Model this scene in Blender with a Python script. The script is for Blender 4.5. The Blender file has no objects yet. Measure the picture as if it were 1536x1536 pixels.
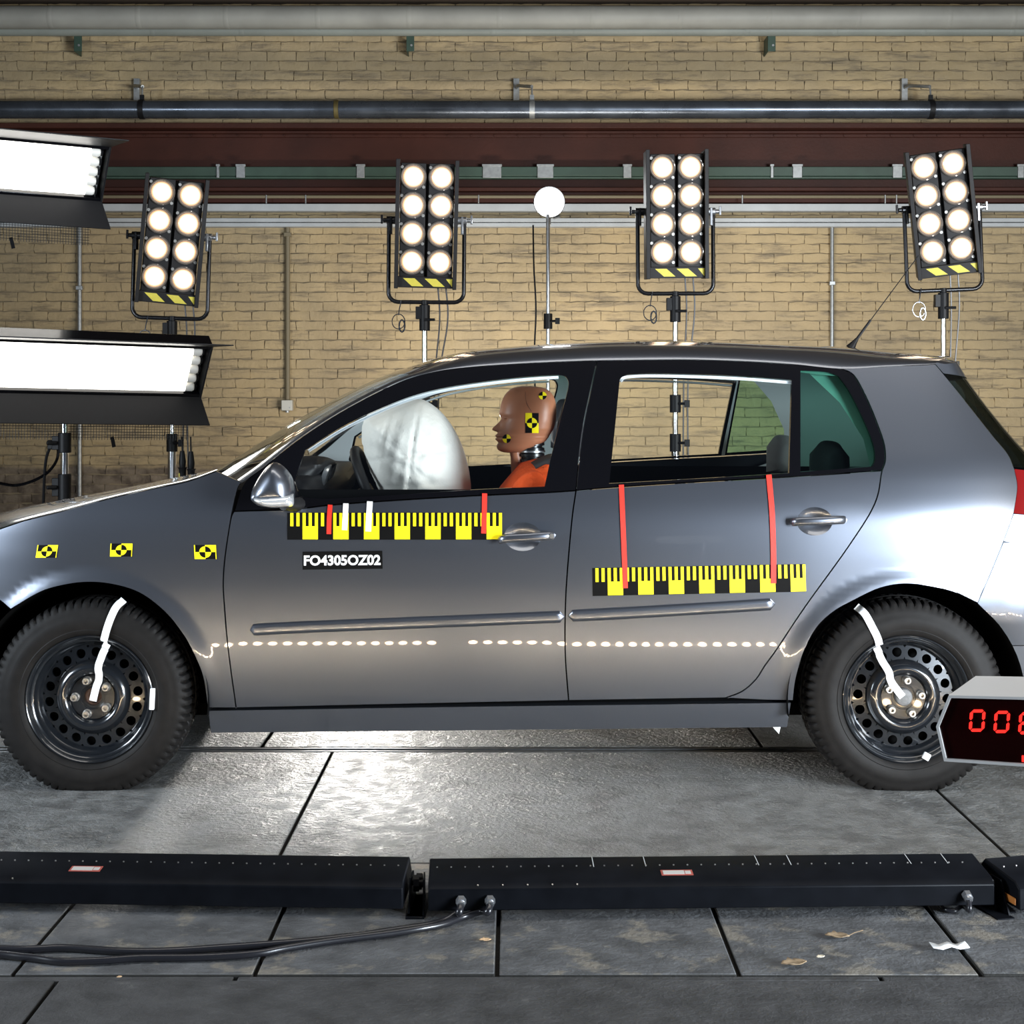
import bpy, bmesh, math, random
import numpy as np
from mathutils import Vector, Matrix, Euler
from mathutils.geometry import delaunay_2d_cdt
random.seed(7)
SC = bpy.context.scene
COL = SC.collection
PI = math.pi

# ------------------------------------------------------------------ camera, world, light
FOC = 2214.0           # focal length in pixels of a 1536 frame
CAM = Vector((0.0, -4.7, 1.259))
HOR = 595.0            # row of the horizon
cd = bpy.data.cameras.new('camera')
cam = bpy.data.objects.new('camera', cd); COL.objects.link(cam)
cam.location = CAM; cam.rotation_euler = (PI/2, 0, 0)
cd.sensor_width = 36.0; cd.sensor_fit = 'HORIZONTAL'
cd.lens = 36.0*FOC/1536.0
cd.shift_x = 0.0; cd.shift_y = -(768.0-HOR)/1536.0
cd.clip_end = 200
SC.camera = cam
SC.view_settings.view_transform = 'Standard'
SC.view_settings.look = 'None'
SC.view_settings.exposure = 0.0
SC.view_settings.gamma = 1.0
SC.view_settings.use_curve_mapping = False

w = bpy.data.worlds.new('world'); SC.world = w; w.use_nodes = True
w.node_tree.nodes['Background'].inputs[0].default_value = (0.58, 0.72, 1.0, 1)
w.node_tree.nodes['Background'].inputs[1].default_value = 0.075

def area(name, loc, target, sx, sy, watts, col, spread=180):
    l = bpy.data.lights.new(name, 'AREA'); l.shape = 'RECTANGLE'
    l.size = sx; l.size_y = sy; l.energy = watts; l.color = col; l.spread = math.radians(spread)
    o = bpy.data.objects.new(name, l); COL.objects.link(o); o.location = loc
    o.rotation_euler = (Vector(target)-Vector(loc)).to_track_quat('-Z', 'Y').to_euler()
    return o
def spot(name, loc, target, watts, col, angle=80, blend=0.6, rad=0.08):
    l = bpy.data.lights.new(name, 'SPOT'); l.energy = watts; l.color = col
    l.spot_size = math.radians(angle); l.spot_blend = blend; l.shadow_soft_size = rad
    o = bpy.data.objects.new(name, l); COL.objects.link(o); o.location = loc
    o.rotation_euler = (Vector(target)-Vector(loc)).to_track_quat('-Z', 'Y').to_euler()
    return o
COOL = (0.80, 0.90, 1.0); WARM = (1.0, 0.80, 0.56); NEUT = (1.0, 0.96, 0.9)
area('softbox_key', (4.3, -3.9, 0.95), (1.2, 0.2, 0.75), 1.7, 1.7, 820, COOL)          # big soft light by the tail
area('softbox_front', (-4.7, -1.7, 1.6), (-0.4, 0.3, 0.9), 1.3, 1.3, 260, COOL)          # by the nose, raking along the side
area('hall_light', (0.5, -0.9, 4.55), (0.5, -0.9, 0.0), 6.0, 1.0, 90, NEUT)             # strip lamps in the hall roof
spot('back_spot', (-1.0, 4.6, 0.42), (-0.62, -0.5, 0.0), 580, NEUT, 70, 0.7, 0.06)    # low lamp on the floor behind the car
area('wall_wash', (0.6, 5.0, 0.5), (0.5, 8.1, 2.4), 2.2, 0.5, 115, (1.0, 0.93, 0.82))
area('wall_fill', (5.5, -3.0, 1.6), (0.5, 8.0, 3.4), 1.2, 1.2, 120, (1.0, 0.93, 0.82), 120)

# ------------------------------------------------------------------ helpers
def P(px, py, Y):
    d = Y-CAM.y
    return Vector(((px-768.0)*d/FOC, Y, CAM.z-(py-HOR)*d/FOC))
def PF(px, py, z=0.0):
    """floor point under a pixel"""
    d = FOC*(CAM.z-z)/(py-HOR)
    return Vector(((px-768.0)*d/FOC, d+CAM.y, z))

MATS = {}
def nt(m): return m.node_tree.nodes, m.node_tree.links
def mat(name, col, rough=0.5, metal=0.0, var=0.0, vscale=8.0, bump=0.0, bscale=60.0, bdist=0.01, coat=0.0,
        emit=None, estr=1.0, spec=0.5, rvar=0.0, wear=None, wthr=0.62, wscale=10.0, detail=6):
    """one Principled material; var = tone noise, bump = fine relief, wear = second colour in patches"""
    if name in MATS: return MATS[name]
    m = bpy.data.materials.new(name); m.use_nodes = True
    n, l = nt(m); b = n['Principled BSDF']
    b.inputs['Base Color'].default_value = (*col, 1); b.inputs['Roughness'].default_value = rough
    b.inputs['Metallic'].default_value = metal; b.inputs['Specular IOR Level'].default_value = spec
    if coat: b.inputs['Coat Weight'].default_value = coat; b.inputs['Coat Roughness'].default_value = 0.03
    if emit: b.inputs['Emission Color'].default_value = (*emit, 1); b.inputs['Emission Strength'].default_value = estr
    g = n.new('ShaderNodeNewGeometry')
    src = None
    if var > 0:
        t = n.new('ShaderNodeTexNoise'); t.inputs['Scale'].default_value = vscale; t.inputs['Detail'].default_value = detail
        l.new(g.outputs['Position'], t.inputs['Vector'])
        r = n.new('ShaderNodeMapRange'); r.inputs['From Min'].default_value = 0.3; r.inputs['From Max'].default_value = 0.7
        r.inputs['To Min'].default_value = 1-var; r.inputs['To Max'].default_value = 1+var
        l.new(t.outputs['Fac'], r.inputs['Value'])
        mx = n.new('ShaderNodeVectorMath'); mx.operation = 'SCALE'; mx.inputs[0].default_value = col
        l.new(r.outputs['Result'], mx.inputs['Scale']); src = mx.outputs['Vector']
        if rvar:
            r2 = n.new('ShaderNodeMapRange'); r2.inputs['From Min'].default_value = 0.3; r2.inputs['From Max'].default_value = 0.7
            r2.inputs['To Min'].default_value = max(0.02, rough-rvar); r2.inputs['To Max'].default_value = min(1, rough+rvar)
            l.new(t.outputs['Fac'], r2.inputs['Value']); l.new(r2.outputs['Result'], b.inputs['Roughness'])
    if wear is not None:
        t2 = n.new('ShaderNodeTexNoise'); t2.inputs['Scale'].default_value = wscale; t2.inputs['Detail'].default_value = 8; t2.inputs['Roughness'].default_value = 0.62
        l.new(g.outputs['Position'], t2.inputs['Vector'])
        r3 = n.new('ShaderNodeMapRange'); r3.inputs['From Min'].default_value = wthr-0.03; r3.inputs['From Max'].default_value = wthr+0.05
        l.new(t2.outputs['Fac'], r3.inputs['Value'])
        mm = n.new('ShaderNodeMix'); mm.data_type = 'RGBA'
        mm.inputs[6].default_value = (*col, 1); mm.inputs[7].default_value = (*wear, 1)
        if src: l.new(src, mm.inputs[6])
        l.new(r3.outputs['Result'], mm.inputs[0]); src = mm.outputs[2]
    if src: l.new(src, b.inputs['Base Color'])
    if bump > 0:
        t3 = n.new('ShaderNodeTexNoise'); t3.inputs['Scale'].default_value = bscale; t3.inputs['Detail'].default_value = 8; t3.inputs['Roughness'].default_value = 0.6
        l.new(g.outputs['Position'], t3.inputs['Vector'])
        bp = n.new('ShaderNodeBump'); bp.inputs['Strength'].default_value = bump; bp.inputs['Distance'].default_value = bdist
        l.new(t3.outputs['Fac'], bp.inputs['Height']); l.new(bp.outputs['Normal'], b.inputs['Normal'])
    MATS[name] = m
    return m

def glass(name, tint, refl=0.09):
    if name in MATS: return MATS[name]
    m = bpy.data.materials.new(name); m.use_nodes = True
    n, l = nt(m); n.remove(n['Principled BSDF'])
    tr = n.new('ShaderNodeBsdfTransparent'); tr.inputs[0].default_value = (*tint, 1)
    gl = n.new('ShaderNodeBsdfGlossy'); gl.inputs['Roughness'].default_value = 0.01; gl.inputs[0].default_value = (0.9, 0.95, 1, 1)
    lw = n.new('ShaderNodeLayerWeight'); lw.inputs[0].default_value = 0.5
    pw = n.new('ShaderNodeMath'); pw.operation = 'POWER'; pw.inputs[1].default_value = 5.0; l.new(lw.outputs['Facing'], pw.inputs[0])
    fr = n.new('ShaderNodeMath'); fr.operation = 'MULTIPLY_ADD'; fr.inputs[1].default_value = 0.8; fr.inputs[2].default_value = 0.05; l.new(pw.outputs[0], fr.inputs[0])
    mx = n.new('ShaderNodeMixShader')
    l.new(fr.outputs[0], mx.inputs[0]); l.new(tr.outputs[0], mx.inputs[1]); l.new(gl.outputs[0], mx.inputs[2])
    l.new(mx.outputs[0], n['Material Output'].inputs[0])
    MATS[name] = m
    return m

def lamp_mat(name, r_hot, r_edge, hot, edge, shot, sedge):
    """face of a lamp: white hot middle, warmer and weaker towards the rim (object coordinates, x z)"""
    m = bpy.data.materials.new(name); m.use_nodes = True
    n, l = nt(m); b = n['Principled BSDF']
    b.inputs['Base Color'].default_value = (0.3, 0.28, 0.25, 1); b.inputs['Roughness'].default_value = 0.15
    tc = n.new('ShaderNodeTexCoord'); sx = n.new('ShaderNodeSeparateXYZ'); l.new(tc.outputs['Object'], sx.inputs[0])
    cb = n.new('ShaderNodeCombineXYZ'); l.new(sx.outputs['X'], cb.inputs['X']); l.new(sx.outputs['Z'], cb.inputs['Z'])
    ln = n.new('ShaderNodeVectorMath'); ln.operation = 'LENGTH'; l.new(cb.outputs[0], ln.inputs[0])
    mr = n.new('ShaderNodeMapRange'); mr.inputs['From Min'].default_value = r_hot; mr.inputs['From Max'].default_value = r_edge
    l.new(ln.outputs['Value'], mr.inputs['Value'])
    mc = n.new('ShaderNodeMix'); mc.data_type = 'RGBA'; mc.inputs[6].default_value = (*hot, 1); mc.inputs[7].default_value = (*edge, 1)
    l.new(mr.outputs['Result'], mc.inputs[0]); l.new(mc.outputs[2], b.inputs['Emission Color'])
    ms = n.new('ShaderNodeMapRange'); ms.inputs['To Min'].default_value = shot; ms.inputs['To Max'].default_value = sedge
    l.new(mr.outputs['Result'], ms.inputs['Value']); l.new(ms.outputs['Result'], b.inputs['Emission Strength'])
    MATS[name] = m
    return m

class G:
    """collects shapes and links them as one mesh object"""
    def __init__(s): s.v = []; s.f = []; s.m = []; s.nrm = None
    def add(s, vs, fs, mi=0):
        o = len(s.v); s.v += [tuple(v) for v in vs]
        for f in fs: s.f.append(tuple(i+o for i in f)); s.m.append(mi)
        return s
    def box(s, c, size, rot=None, mi=0, taper=1.0):
        hx, hy, hz = size[0]/2, size[1]/2, size[2]/2
        vs = []
        for z in (-1, 1):
            k = taper if z > 0 else 1.0
            for x, y in ((-1,-1),(1,-1),(1,1),(-1,1)): vs.append(Vector((x*hx*k, y*hy*k, z*hz)))
        if rot is not None: vs = [rot @ v for v in vs]
        vs = [v+Vector(c) for v in vs]
        return s.add(vs, [(3,2,1,0),(4,5,6,7),(0,1,5,4),(1,2,6,5),(2,3,7,6),(3,0,4,7)], mi)
    def tube(s, path, r, seg=10, mi=0, cap=True, closed=False):
        path = [Vector(p) for p in path]; n = len(path); rs = r if hasattr(r, '__len__') else [r]*n
        up = None; rings = []
        for i, p in enumerate(path):
            if closed: t = path[(i+1) % n]-path[i-1]
            else: t = path[min(i+1, n-1)]-path[max(i-1, 0)]
            t.normalize()
            if up is None:
                up = Vector((0,0,1)) if abs(t.z) < 0.9 else Vector((0,1,0))
            a = t.cross(up); a.normalize(); bb = a.cross(t); up = bb
            rings.append([p+(a*math.cos(2*PI*k/seg)+bb*math.sin(2*PI*k/seg))*rs[i] for k in range(seg)])
        o = len(s.v)
        vs = [v for rg in rings for v in rg]; fs = []
        for i in range(n if closed else n-1):
            j = (i+1) % n
            for k in range(seg):
                k2 = (k+1) % seg
                fs.append((i*seg+k, i*seg+k2, j*seg+k2, j*seg+k))
        if cap and not closed:
            fs.append(tuple(range(seg-1, -1, -1))); fs.append(tuple((n-1)*seg+k for k in range(seg)))
        return s.add(vs, fs, mi)
    def cyl(s, a, b, r, seg=16, mi=0, r2=None):
        return s.tube([a, b], [r, r if r2 is None else r2], seg, mi)
    def lathe(s, prof, seg=48, c=(0,0,0), axis='y', mi=0, closed=False, rfun=None, a0=0.0, a1=2*PI):
        """prof = [(along axis, radius)]; for axis y the circle lies in x z"""
        n = len(prof); vs = []; full = abs(a1-a0-2*PI) < 1e-6; ns = seg if full else seg+1
        for k in range(ns):
            a = a0+(a1-a0)*k/seg
            for i, (t, r) in enumerate(prof):
                if rfun: r = rfun(i, k, r)
                x, z = r*math.cos(a), r*math.sin(a)
                vs.append({'y': (c[0]+x, c[1]+t, c[2]+z), 'z': (c[0]+x, c[1]+z, c[2]+t), 'x': (c[0]+t, c[1]+x, c[2]+z)}[axis])
        fs = []
        for k in range(seg):
            k2 = (k+1) % ns
            for i in range(n if closed else n-1):
                j = (i+1) % n
                q = (k*n+i, k*n+j, k2*n+j, k2*n+i)
                fs.append(q if axis == 'z' else q[::-1])
        return s.add(vs, fs, mi)
    def grid(s, rows, mi=0, closed=False):
        n = len(rows[0]); vs = [p for r in rows for p in r]; fs = []
        for i in range(len(rows)-1):
            for k in range(n if closed else n-1):
                k2 = (k+1) % n
                fs.append((i*n+k, i*n+k2, (i+1)*n+k2, (i+1)*n+k))
        return s.add(vs, fs, mi)
    def prism(s, poly, p0, p1, mi=0):
        """poly: list of offset vectors; swept from p0 to p1"""
        n = len(poly); vs = [Vector(p0)+Vector(q) for q in poly]+[Vector(p1)+Vector(q) for q in poly]
        fs = [(i, (i+1) % n, n+(i+1) % n, n+i) for i in range(n)]+[tuple(range(n-1,-1,-1)), tuple(range(n, 2*n))]
        return s.add(vs, fs, mi)
    def mesh(s, name, mats, smooth=True, angle=40, origin=(0,0,0), recalc=False):
        me = bpy.data.meshes.new(name); o = Vector(origin)
        me.from_pydata([tuple(Vector(v)-o) for v in s.v], [], s.f)
        for m in (mats if isinstance(mats, (list, tuple)) else [mats]): me.materials.append(m)
        me.polygons.foreach_set('material_index', s.m)
        if recalc:
            bm = bmesh.new(); bm.from_mesh(me); bmesh.ops.remove_doubles(bm, verts=bm.verts, dist=1e-6)
            bmesh.ops.recalc_face_normals(bm, faces=bm.faces); bm.to_mesh(me); bm.free()
        me.polygons.foreach_set('use_smooth', [smooth]*len(me.polygons))
        if smooth: me.set_sharp_from_angle(angle=math.radians(angle))
        me.update()
        return me
    def obj(s, name, mats, parent=None, smooth=True, angle=40, origin=(0,0,0), recalc=True, bevel=0, label=None, loc=None, rot=None):
        o = bpy.data.objects.new(name, s.mesh(name, mats, smooth, angle, origin, recalc)); COL.objects.link(o)
        if parent: o.parent = parent
        if bevel:
            b = o.modifiers.new('bevel', 'BEVEL'); b.width = bevel; b.segments = 2; b.limit_method = 'ANGLE'; b.angle_limit = math.radians(50)
        if label: o['label'] = label
        if loc is not None: o.location = loc
        if rot is not None: o.rotation_euler = rot
        return o

def thing(name, label, cat, loc=(0,0,0), rot=(0,0,0), group=None):
    o = bpy.data.objects.new(name, None); COL.objects.link(o); o.location = loc; o.rotation_euler = rot
    o.empty_display_size = 0.1
    o['label'] = label; o['category'] = cat
    if group: o['group'] = group
    return o
def tag(o, label=None, cat=None, group=None, kind=None):
    if label: o['label'] = label
    if cat: o['category'] = cat
    if group: o['group'] = group
    if kind: o['kind'] = kind
    return o
KIDS = {}
def dup(root, loc, rot, label=None, group=None):
    def cp(o, par):
        c = o.copy(); COL.objects.link(c)
        if par: c.parent = par
        for ch in [x for x in bpy.data.objects if x.parent == o]: cp(ch, c)
        return c
    r = cp(root, None); r.location = loc; r.rotation_euler = rot
    if label: r['label'] = label
    if group: r['group'] = group
    return r

def cr(pts, n=8):
    """Catmull-Rom through 2-D/3-D points, ends kept"""
    pts = [np.array(p, float) for p in pts]
    if len(pts) < 3: return [pts[0]+(pts[-1]-pts[0])*k/n for k in range(n+1)]
    out = []
    q = [2*pts[0]-pts[1]]+pts+[2*pts[-1]-pts[-2]]
    for i in range(1, len(q)-2):
        p0, p1, p2, p3 = q[i-1:i+3]
        for k in range(n):
            t = k/n
            out.append(0.5*((2*p1)+(-p0+p2)*t+(2*p0-5*p1+4*p2-p3)*t*t+(-p0+3*p1-3*p2+p3)*t**3))
    out.append(pts[-1])
    return out
def loop(*segs, n=6):
    """closed loop of smooth segments; corners where segments meet"""
    out = []
    for s in segs:
        for p in cr(s, n):
            if not out or np.linalg.norm(out[-1]-p) > 1e-5: out.append(p)
    if np.linalg.norm(out[0]-out[-1]) < 1e-5: out.pop()
    return out
def resample(lp, step):
    out = []; n = len(lp)
    for i in range(n):
        a, b = np.array(lp[i]), np.array(lp[(i+1) % n]); L = np.linalg.norm(b-a); k = max(1, int(round(L/step)))
        for j in range(k): out.append(a+(b-a)*j/k)
    return out
def area2(lp):
    a = np.array(lp); x, y = a[:,0], a[:,1]
    return 0.5*np.sum(x*np.roll(y,-1)-np.roll(x,-1)*y)
def offset(lp, g):
    """shrink a closed 2-D loop by g"""
    a = np.array(lp); s = 1.0 if area2(lp) > 0 else -1.0
    e = np.roll(a,-1,0)-a; L = np.linalg.norm(e,axis=1)[:,None]; L[L<1e-9] = 1e-9
    nn = np.stack([-e[:,1], e[:,0]],1)/L*s
    m = nn+np.roll(nn,1,0); l2 = np.sum(m*m,axis=1)[:,None]; l2[l2<0.5] = 0.5
    return list(a+m*2/l2*g)
def inside(pts, lp):
    pts = np.asarray(pts); a = np.asarray(lp); r = np.zeros(len(pts), bool); n = len(a)
    for i in range(n):
        x1, y1 = a[i]; x2, y2 = a[(i+1) % n]
        c = ((y1 > pts[:,1]) != (y2 > pts[:,1]))
        with np.errstate(divide='ignore', invalid='ignore'):
            xi = (x2-x1)*(pts[:,1]-y1)/(y2-y1)+x1
        r ^= c & (pts[:,0] < xi)
    return r
def edist(pts, lp):
    pts = np.asarray(pts); a = np.asarray(lp); b = np.roll(a,-1,0); best = np.full(len(pts), 1e9)
    for p, q in zip(a, b):
        d = q-p; L = max(d@d, 1e-12); t = np.clip(((pts-p)@d)/L, 0, 1)
        best = np.minimum(best, np.linalg.norm(pts-(p+t[:,None]*d),axis=1))
    return best
def cdt(lp, holes=(), step=0.05):
    """fill a 2-D loop with holes: returns vertices, triangles (counter-clockwise), boundary loops as index lists"""
    loops = [lp]+list(holes); vs = []; es = []; bl = []
    for q in loops:
        o = len(vs); vs += [tuple(p) for p in q]; n = len(q)
        es += [(o+i, o+(i+1) % n) for i in range(n)]; bl.append(list(range(o, o+n)))
    a = np.array(lp); lo, hi = a.min(0), a.max(0)
    nx = max(2, int((hi[0]-lo[0])/step)+1); nz = max(2, int((hi[1]-lo[1])/step)+1)
    gx, gz = np.meshgrid(np.linspace(lo[0], hi[0], nx), np.linspace(lo[1], hi[1], nz))
    gp = np.stack([gx.ravel(), gz.ravel()],1)
    ok = inside(gp, lp) & (edist(gp, lp) > step*0.45)
    for h in holes: ok &= ~inside(gp, h) & (edist(gp, h) > step*0.45)
    vs += [tuple(p) for p in gp[ok]]
    V, E, F, ov, oe, of = delaunay_2d_cdt([Vector(v) for v in vs], es, [], 0, 1e-7)
    V = np.array([tuple(v) for v in V]); F = np.array([tuple(f) for f in F if len(f) == 3])
    cen = V[F].mean(1); keep = inside(cen, lp)
    for h in holes: keep &= ~inside(cen, h)
    F = F[keep]
    e1 = V[F[:,1]]-V[F[:,0]]; e2 = V[F[:,2]]-V[F[:,0]]; sg = e1[:,0]*e2[:,1]-e1[:,1]*e2[:,0]
    F[sg < 0] = F[sg < 0][:, ::-1]
    F = F[np.abs(sg) > 1e-10]
    # boundary edges of the kept triangles
    cnt = {}
    for f in F:
        for i in range(3):
            e = (f[i], f[(i+1) % 3]); k = (min(e), max(e))
            cnt.setdefault(k, []).append(e)
    be = [v[0] for v in cnt.values() if len(v) == 1]
    return V, F, be
# ------------------------------------------------------------------ materials
M_paint = mat('grey_metallic_paint', (0.122, 0.134, 0.160), 0.34, 0.88, var=0.05, vscale=900, coat=1.0)
M_black = mat('black_plastic', (0.006, 0.006, 0.007), 0.5, var=0.1, vscale=40, spec=.25)
M_gloss = mat('gloss_black', (0.003, 0.003, 0.004), 0.12, spec=.25)
M_dark = mat('underbody_black', (0.002, 0.002, 0.002), 0.9, spec=.05)
M_trim = mat('grey_trim', (0.52, 0.55, 0.56), 0.6, bump=0.1, bscale=300)
M_lit_edge = mat('lit_seal', (0.75, 0.78, 0.8), 0.3)  # near-white colour stands in for strong light catching the seal
M_seat = mat('dark_seat_cloth', (0.03, 0.03, 0.034), 0.85, bump=0.2, bscale=500, bdist=0.002)
M_seat_light = mat('grey_seat_cloth', (0.32, 0.33, 0.33), 0.8, bump=0.2, bscale=500, bdist=0.002)
M_tyre = mat('tyre_rubber', (0.0075, 0.007, 0.0068), 0.6, spec=.14, var=0.25, vscale=30, bump=0.15, bscale=250, bdist=0.002)
M_rim = mat('black_steel_wheel', (0.010, 0.012, 0.015), 0.22, 0.3, coat=0.6, var=0.1, vscale=30)
M_bolt = mat('zinc_bolt', (0.45, 0.43, 0.40), 0.35, 0.9, var=0.2, vscale=80)
M_chrome = mat('chrome', (0.75, 0.77, 0.8), 0.12, 1.0)
M_metal = mat('brushed_metal', (0.5, 0.51, 0.53), 0.3, 0.9, var=0.1, vscale=60)
M_tape = mat('white_tape', (0.85, 0.87, 0.88), 0.6, bump=0.2, bscale=200, bdist=0.002)
M_red = mat('red_tape', (0.62, 0.022, 0.010), 0.5, bump=0.1, bscale=200)
M_yellow = mat('yellow_print', (0.93, 0.80, 0.0), 0.5)
M_hazard = mat('hazard_yellow', (0.62, 0.52, 0.06), 0.5, var=0.05, vscale=60)
M_bprint = mat('black_print', (0.002, 0.002, 0.002), 0.6, spec=.1)
M_wprint = mat('white_print', (0.88, 0.88, 0.88), 0.5)
M_skin = mat('tan_vinyl_skin', (0.36, 0.145, 0.075), 0.42, var=0.06, vscale=14, spec=0.4)
M_orange = mat('orange_cloth', (0.9, 0.10, 0.008), 0.85, var=0.08, vscale=20, bump=0.5, bscale=28, bdist=0.02)
M_lens_clear = mat('clear_lens', (0.72, 0.74, 0.76), 0.12, 0.55, coat=1.0, bump=0.3, bscale=90, bdist=0.004)
M_tail = mat('red_lamp_lens', (0.13, 0.003, 0.003), 0.2, coat=.6)
M_glass = glass('clear_glass', (0.93, 0.95, 0.94))
M_tint = glass('green_tinted_glass', (0.28, 0.52, 0.43))

# ------------------------------------------------------------------ car surface
CARC = 0.86                      # centre plane of the car
FW, RW = (-1.350, 0.292), (1.260, 0.292)    # wheel centres x, z
def _table(pts, lo, hi, sig, n=4000):
    x = np.linspace(lo-0.3, hi+0.3, n); y = np.interp(x, [p[0] for p in pts], [p[1] for p in pts])
    # linear extrapolation at both ends
    s0 = (pts[1][1]-pts[0][1])/(pts[1][0]-pts[0][0]); s1 = (pts[-1][1]-pts[-2][1])/(pts[-1][0]-pts[-2][0])
    y = np.where(x < pts[0][0], pts[0][1]+s0*(x-pts[0][0]), y); y = np.where(x > pts[-1][0], pts[-1][1]+s1*(x-pts[-1][0]), y)
    dx = x[1]-x[0]; k = int(3*sig/dx); kk = np.exp(-0.5*(np.arange(-k,k+1)*dx/sig)**2); kk /= kk.sum()
    yp = np.convolve(np.pad(y, k, mode='reflect', reflect_type='odd'), kk, mode='valid')
    return x, yp
ZT = _table([(.08,.12),(.20,.078),(.28,.052),(.36,.036),(.45,.0215),(.55,.011),(.65,.003),(.75,0),(.84,.001),(.885,.006),(.93,.018),(1.0,.042),(1.05,.064),(1.40,.25),(1.55,.33)], .08, 1.55, .018)
XT = _table([(-2.3,.62),(-2.1,.36),(-1.9,.17),(-1.7,.065),(-1.5,.022),(-1.0,.006),(-.4,0),(.4,0),(.9,.008),(1.3,.03),(1.5,.055),(1.7,.12),(1.85,.22),(2.0,.42)], -2.3, 2.0, .07)
def S(X, Z):
    X = np.asarray(X, float); Z = np.asarray(Z, float)
    y = -0.022+np.interp(Z, ZT[0], ZT[1])+np.interp(X, XT[0], XT[1])
    for wx, wz in (FW, RW):
        r = np.hypot(X-wx, Z-wz); t = np.clip((0.425-r)/0.055, 0, 1); t = t*t*(3-2*t)*.65+.35*t
        y = y-0.012*t*np.clip((Z-0.25)/0.2, 0, 1)
    return y
def SN(X, Z, side=0):
    h = 0.004
    sx = (S(X+h, Z)-S(X-h, Z))/(2*h); sz = (S(X, Z+h)-S(X, Z-h))/(2*h)
    n = np.stack([sx, -np.ones_like(sx), sz], -1); n /= np.linalg.norm(n, axis=-1, keepdims=True)
    if side: n[...,1] *= -1
    return n
def XZ(px, py):
    Y = 0.0
    for _ in range(12):
        p = P(px, py, Y); Y = float(S(p.x, p.z))
    return np.array((p.x, p.z))
def SP(px, py, off=0.0):
    """point on the near side under a pixel, pushed off outward"""
    x, z = XZ(px, py)
    return Vector((x, float(S(x, z))-off, z))
def px2xz(lp): return [XZ(*p) for p in lp]

CAR_O = (0.0, CARC, 0.0)
car = thing('hatchback_car', 'dark grey metallic five-door hatchback with crash test markings, parked on the slab floor', 'car', CAR_O)

def panel(name, lp, m, parent, holes=(), side=0, off=0.0, thick=0.02, step=0.045, gap=0.0022, label=None, back=None):
    """body panel: a loop in x z lifted onto the side surface, with a turned-in rim"""
    lp = resample(lp, 0.03)
    if gap: lp = offset(lp, gap)
    holes = [offset(resample(h, 0.03), 0.0) for h in holes]
    V, F, be = cdt(lp, holes, step)
    X, Z = V[:,0], V[:,1]; Y = S(X, Z)-off
    N = SN(X, Z, side)
    if side: Y = 2*CARC-Y; F2 = F[:, ::-1]
    else: F2 = F
    co = np.stack([X, Y, Z], 1)-np.array(CAR_O)
    n = len(V); vs = [tuple(c) for c in co]; fs = [tuple(int(i) for i in f) for f in F2]
    nl = [tuple(N[i]) for f in fs for i in f]
    if thick:
        ty = thick if not side else -thick
        for (a, b) in be:
            o = len(vs); pa, pb = np.array(vs[a]), np.array(vs[b]); d = np.array((0, ty, 0))
            vs += [tuple(pa), tuple(pb), tuple(pb+d), tuple(pa+d)]
            q = (o, o+3, o+2, o+1) if not side else (o, o+1, o+2, o+3)
            e = pb-pa; nn = np.array((e[2], 0, -e[0])); nn = nn/max(1e-9, np.linalg.norm(nn))
            fs.append(q); nl += [tuple(nn)]*4
    me = bpy.data.meshes.new(name); me.from_pydata(vs, [], fs); me.materials.append(m)
    me.polygons.foreach_set('use_smooth', [True]*len(fs))
    me.normals_split_custom_set(nl); me.update()
    o = bpy.data.objects.new(name, me); COL.objects.link(o); o.parent = parent
    if label: o['label'] = label
    return o

# outlines read off the photograph, carried onto the body surface
gap_fd = [(363,723),(357,732),(351,755),(346,780),(338,832),(335,870),(336,900),(342,971),(353,1053),(354,1062)]      # fender | front door
gap_b = [(864,736),(858,779),(851,858),(848,915),(848,983),(853,1051)]                                                 # front door | rear door
gap_r = [(1323,706),(1312,756),(1272.5,820),(1208,909.6),(1165,974),(1147,999),(1133,1020),(1113,1037),(1088,1047)]    # rear door | quarter
belt_f = [(351,767),(439,764),(493,758),(572,752),(708,744),(817,739),(864,736)]
belt_r = [(864,736),(917,731.5),(1050,723),(1201,714.5),(1323,706)]
arch_f = [(312,1062),(310,1053),(304,1015),(290,980),(273,950),(246,917),(208,889),(164,876),(123,874),(82,881),(55,891),(16,914)]
arch_r = [(1190,1051),(1194,1019),(1206,978),(1225,942),(1250,918),(1280,901),(1321,882),(1362,876),(1411,883),(1440,892),(1467,905)]
frame_top_f = [(351,767),(366,724),(396.5,699),(454,654),(522,611),(600.6,571.6),(654,557),(708,550),(780,545),(858,541.5),(896,540)]
frame_top_r = [(896,540),(923,540),(1029,539),(1118,541.6),(1188,546),(1230,548),(1262,553)]
frame_c = [(1262,553),(1281,563),(1299,595),(1314,630),(1326,665),(1328,690),(1323,706)]
bpil = [(896,540),(885,590),(873,652),(864,736)]
dlo_f = loop([(441,722),(457,675.5)],[(457,675.5),(511,641),(565,615),(618,594),(672,580.6),(744,570),(797.5,564.5),(838,562.5)],[(838,562.5),(848,565),(853,573),(852,584)],
             [(852,584),(830,672),(817,730)],[(817,730),(708,735),(572,744),(493,748),(449,746)],[(449,746),(441,722)])
dlo_r = loop([(929,577),(931,567),(940,561.5)],[(940,561.5),(993,560),(1101,563.5),(1188,570)],[(1188,570),(1184,710)],[(1184,710),(1050,718),(914,725.5)],[(914,725.5),(929,577)])
dlo_q = loop([(1201,556),(1240,558),(1258,564)],[(1258,564),(1275,588),(1297,632),(1311,668),(1313,690),(1309,700)],[(1309,700),(1201,708)],[(1201,708),(1201,556)])
def ell(cx, cy, a, b, n=28): return [np.array((cx+a*math.cos(2*PI*k/n), cy+b*math.sin(2*PI*k/n))) for k in range(n)]
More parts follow.
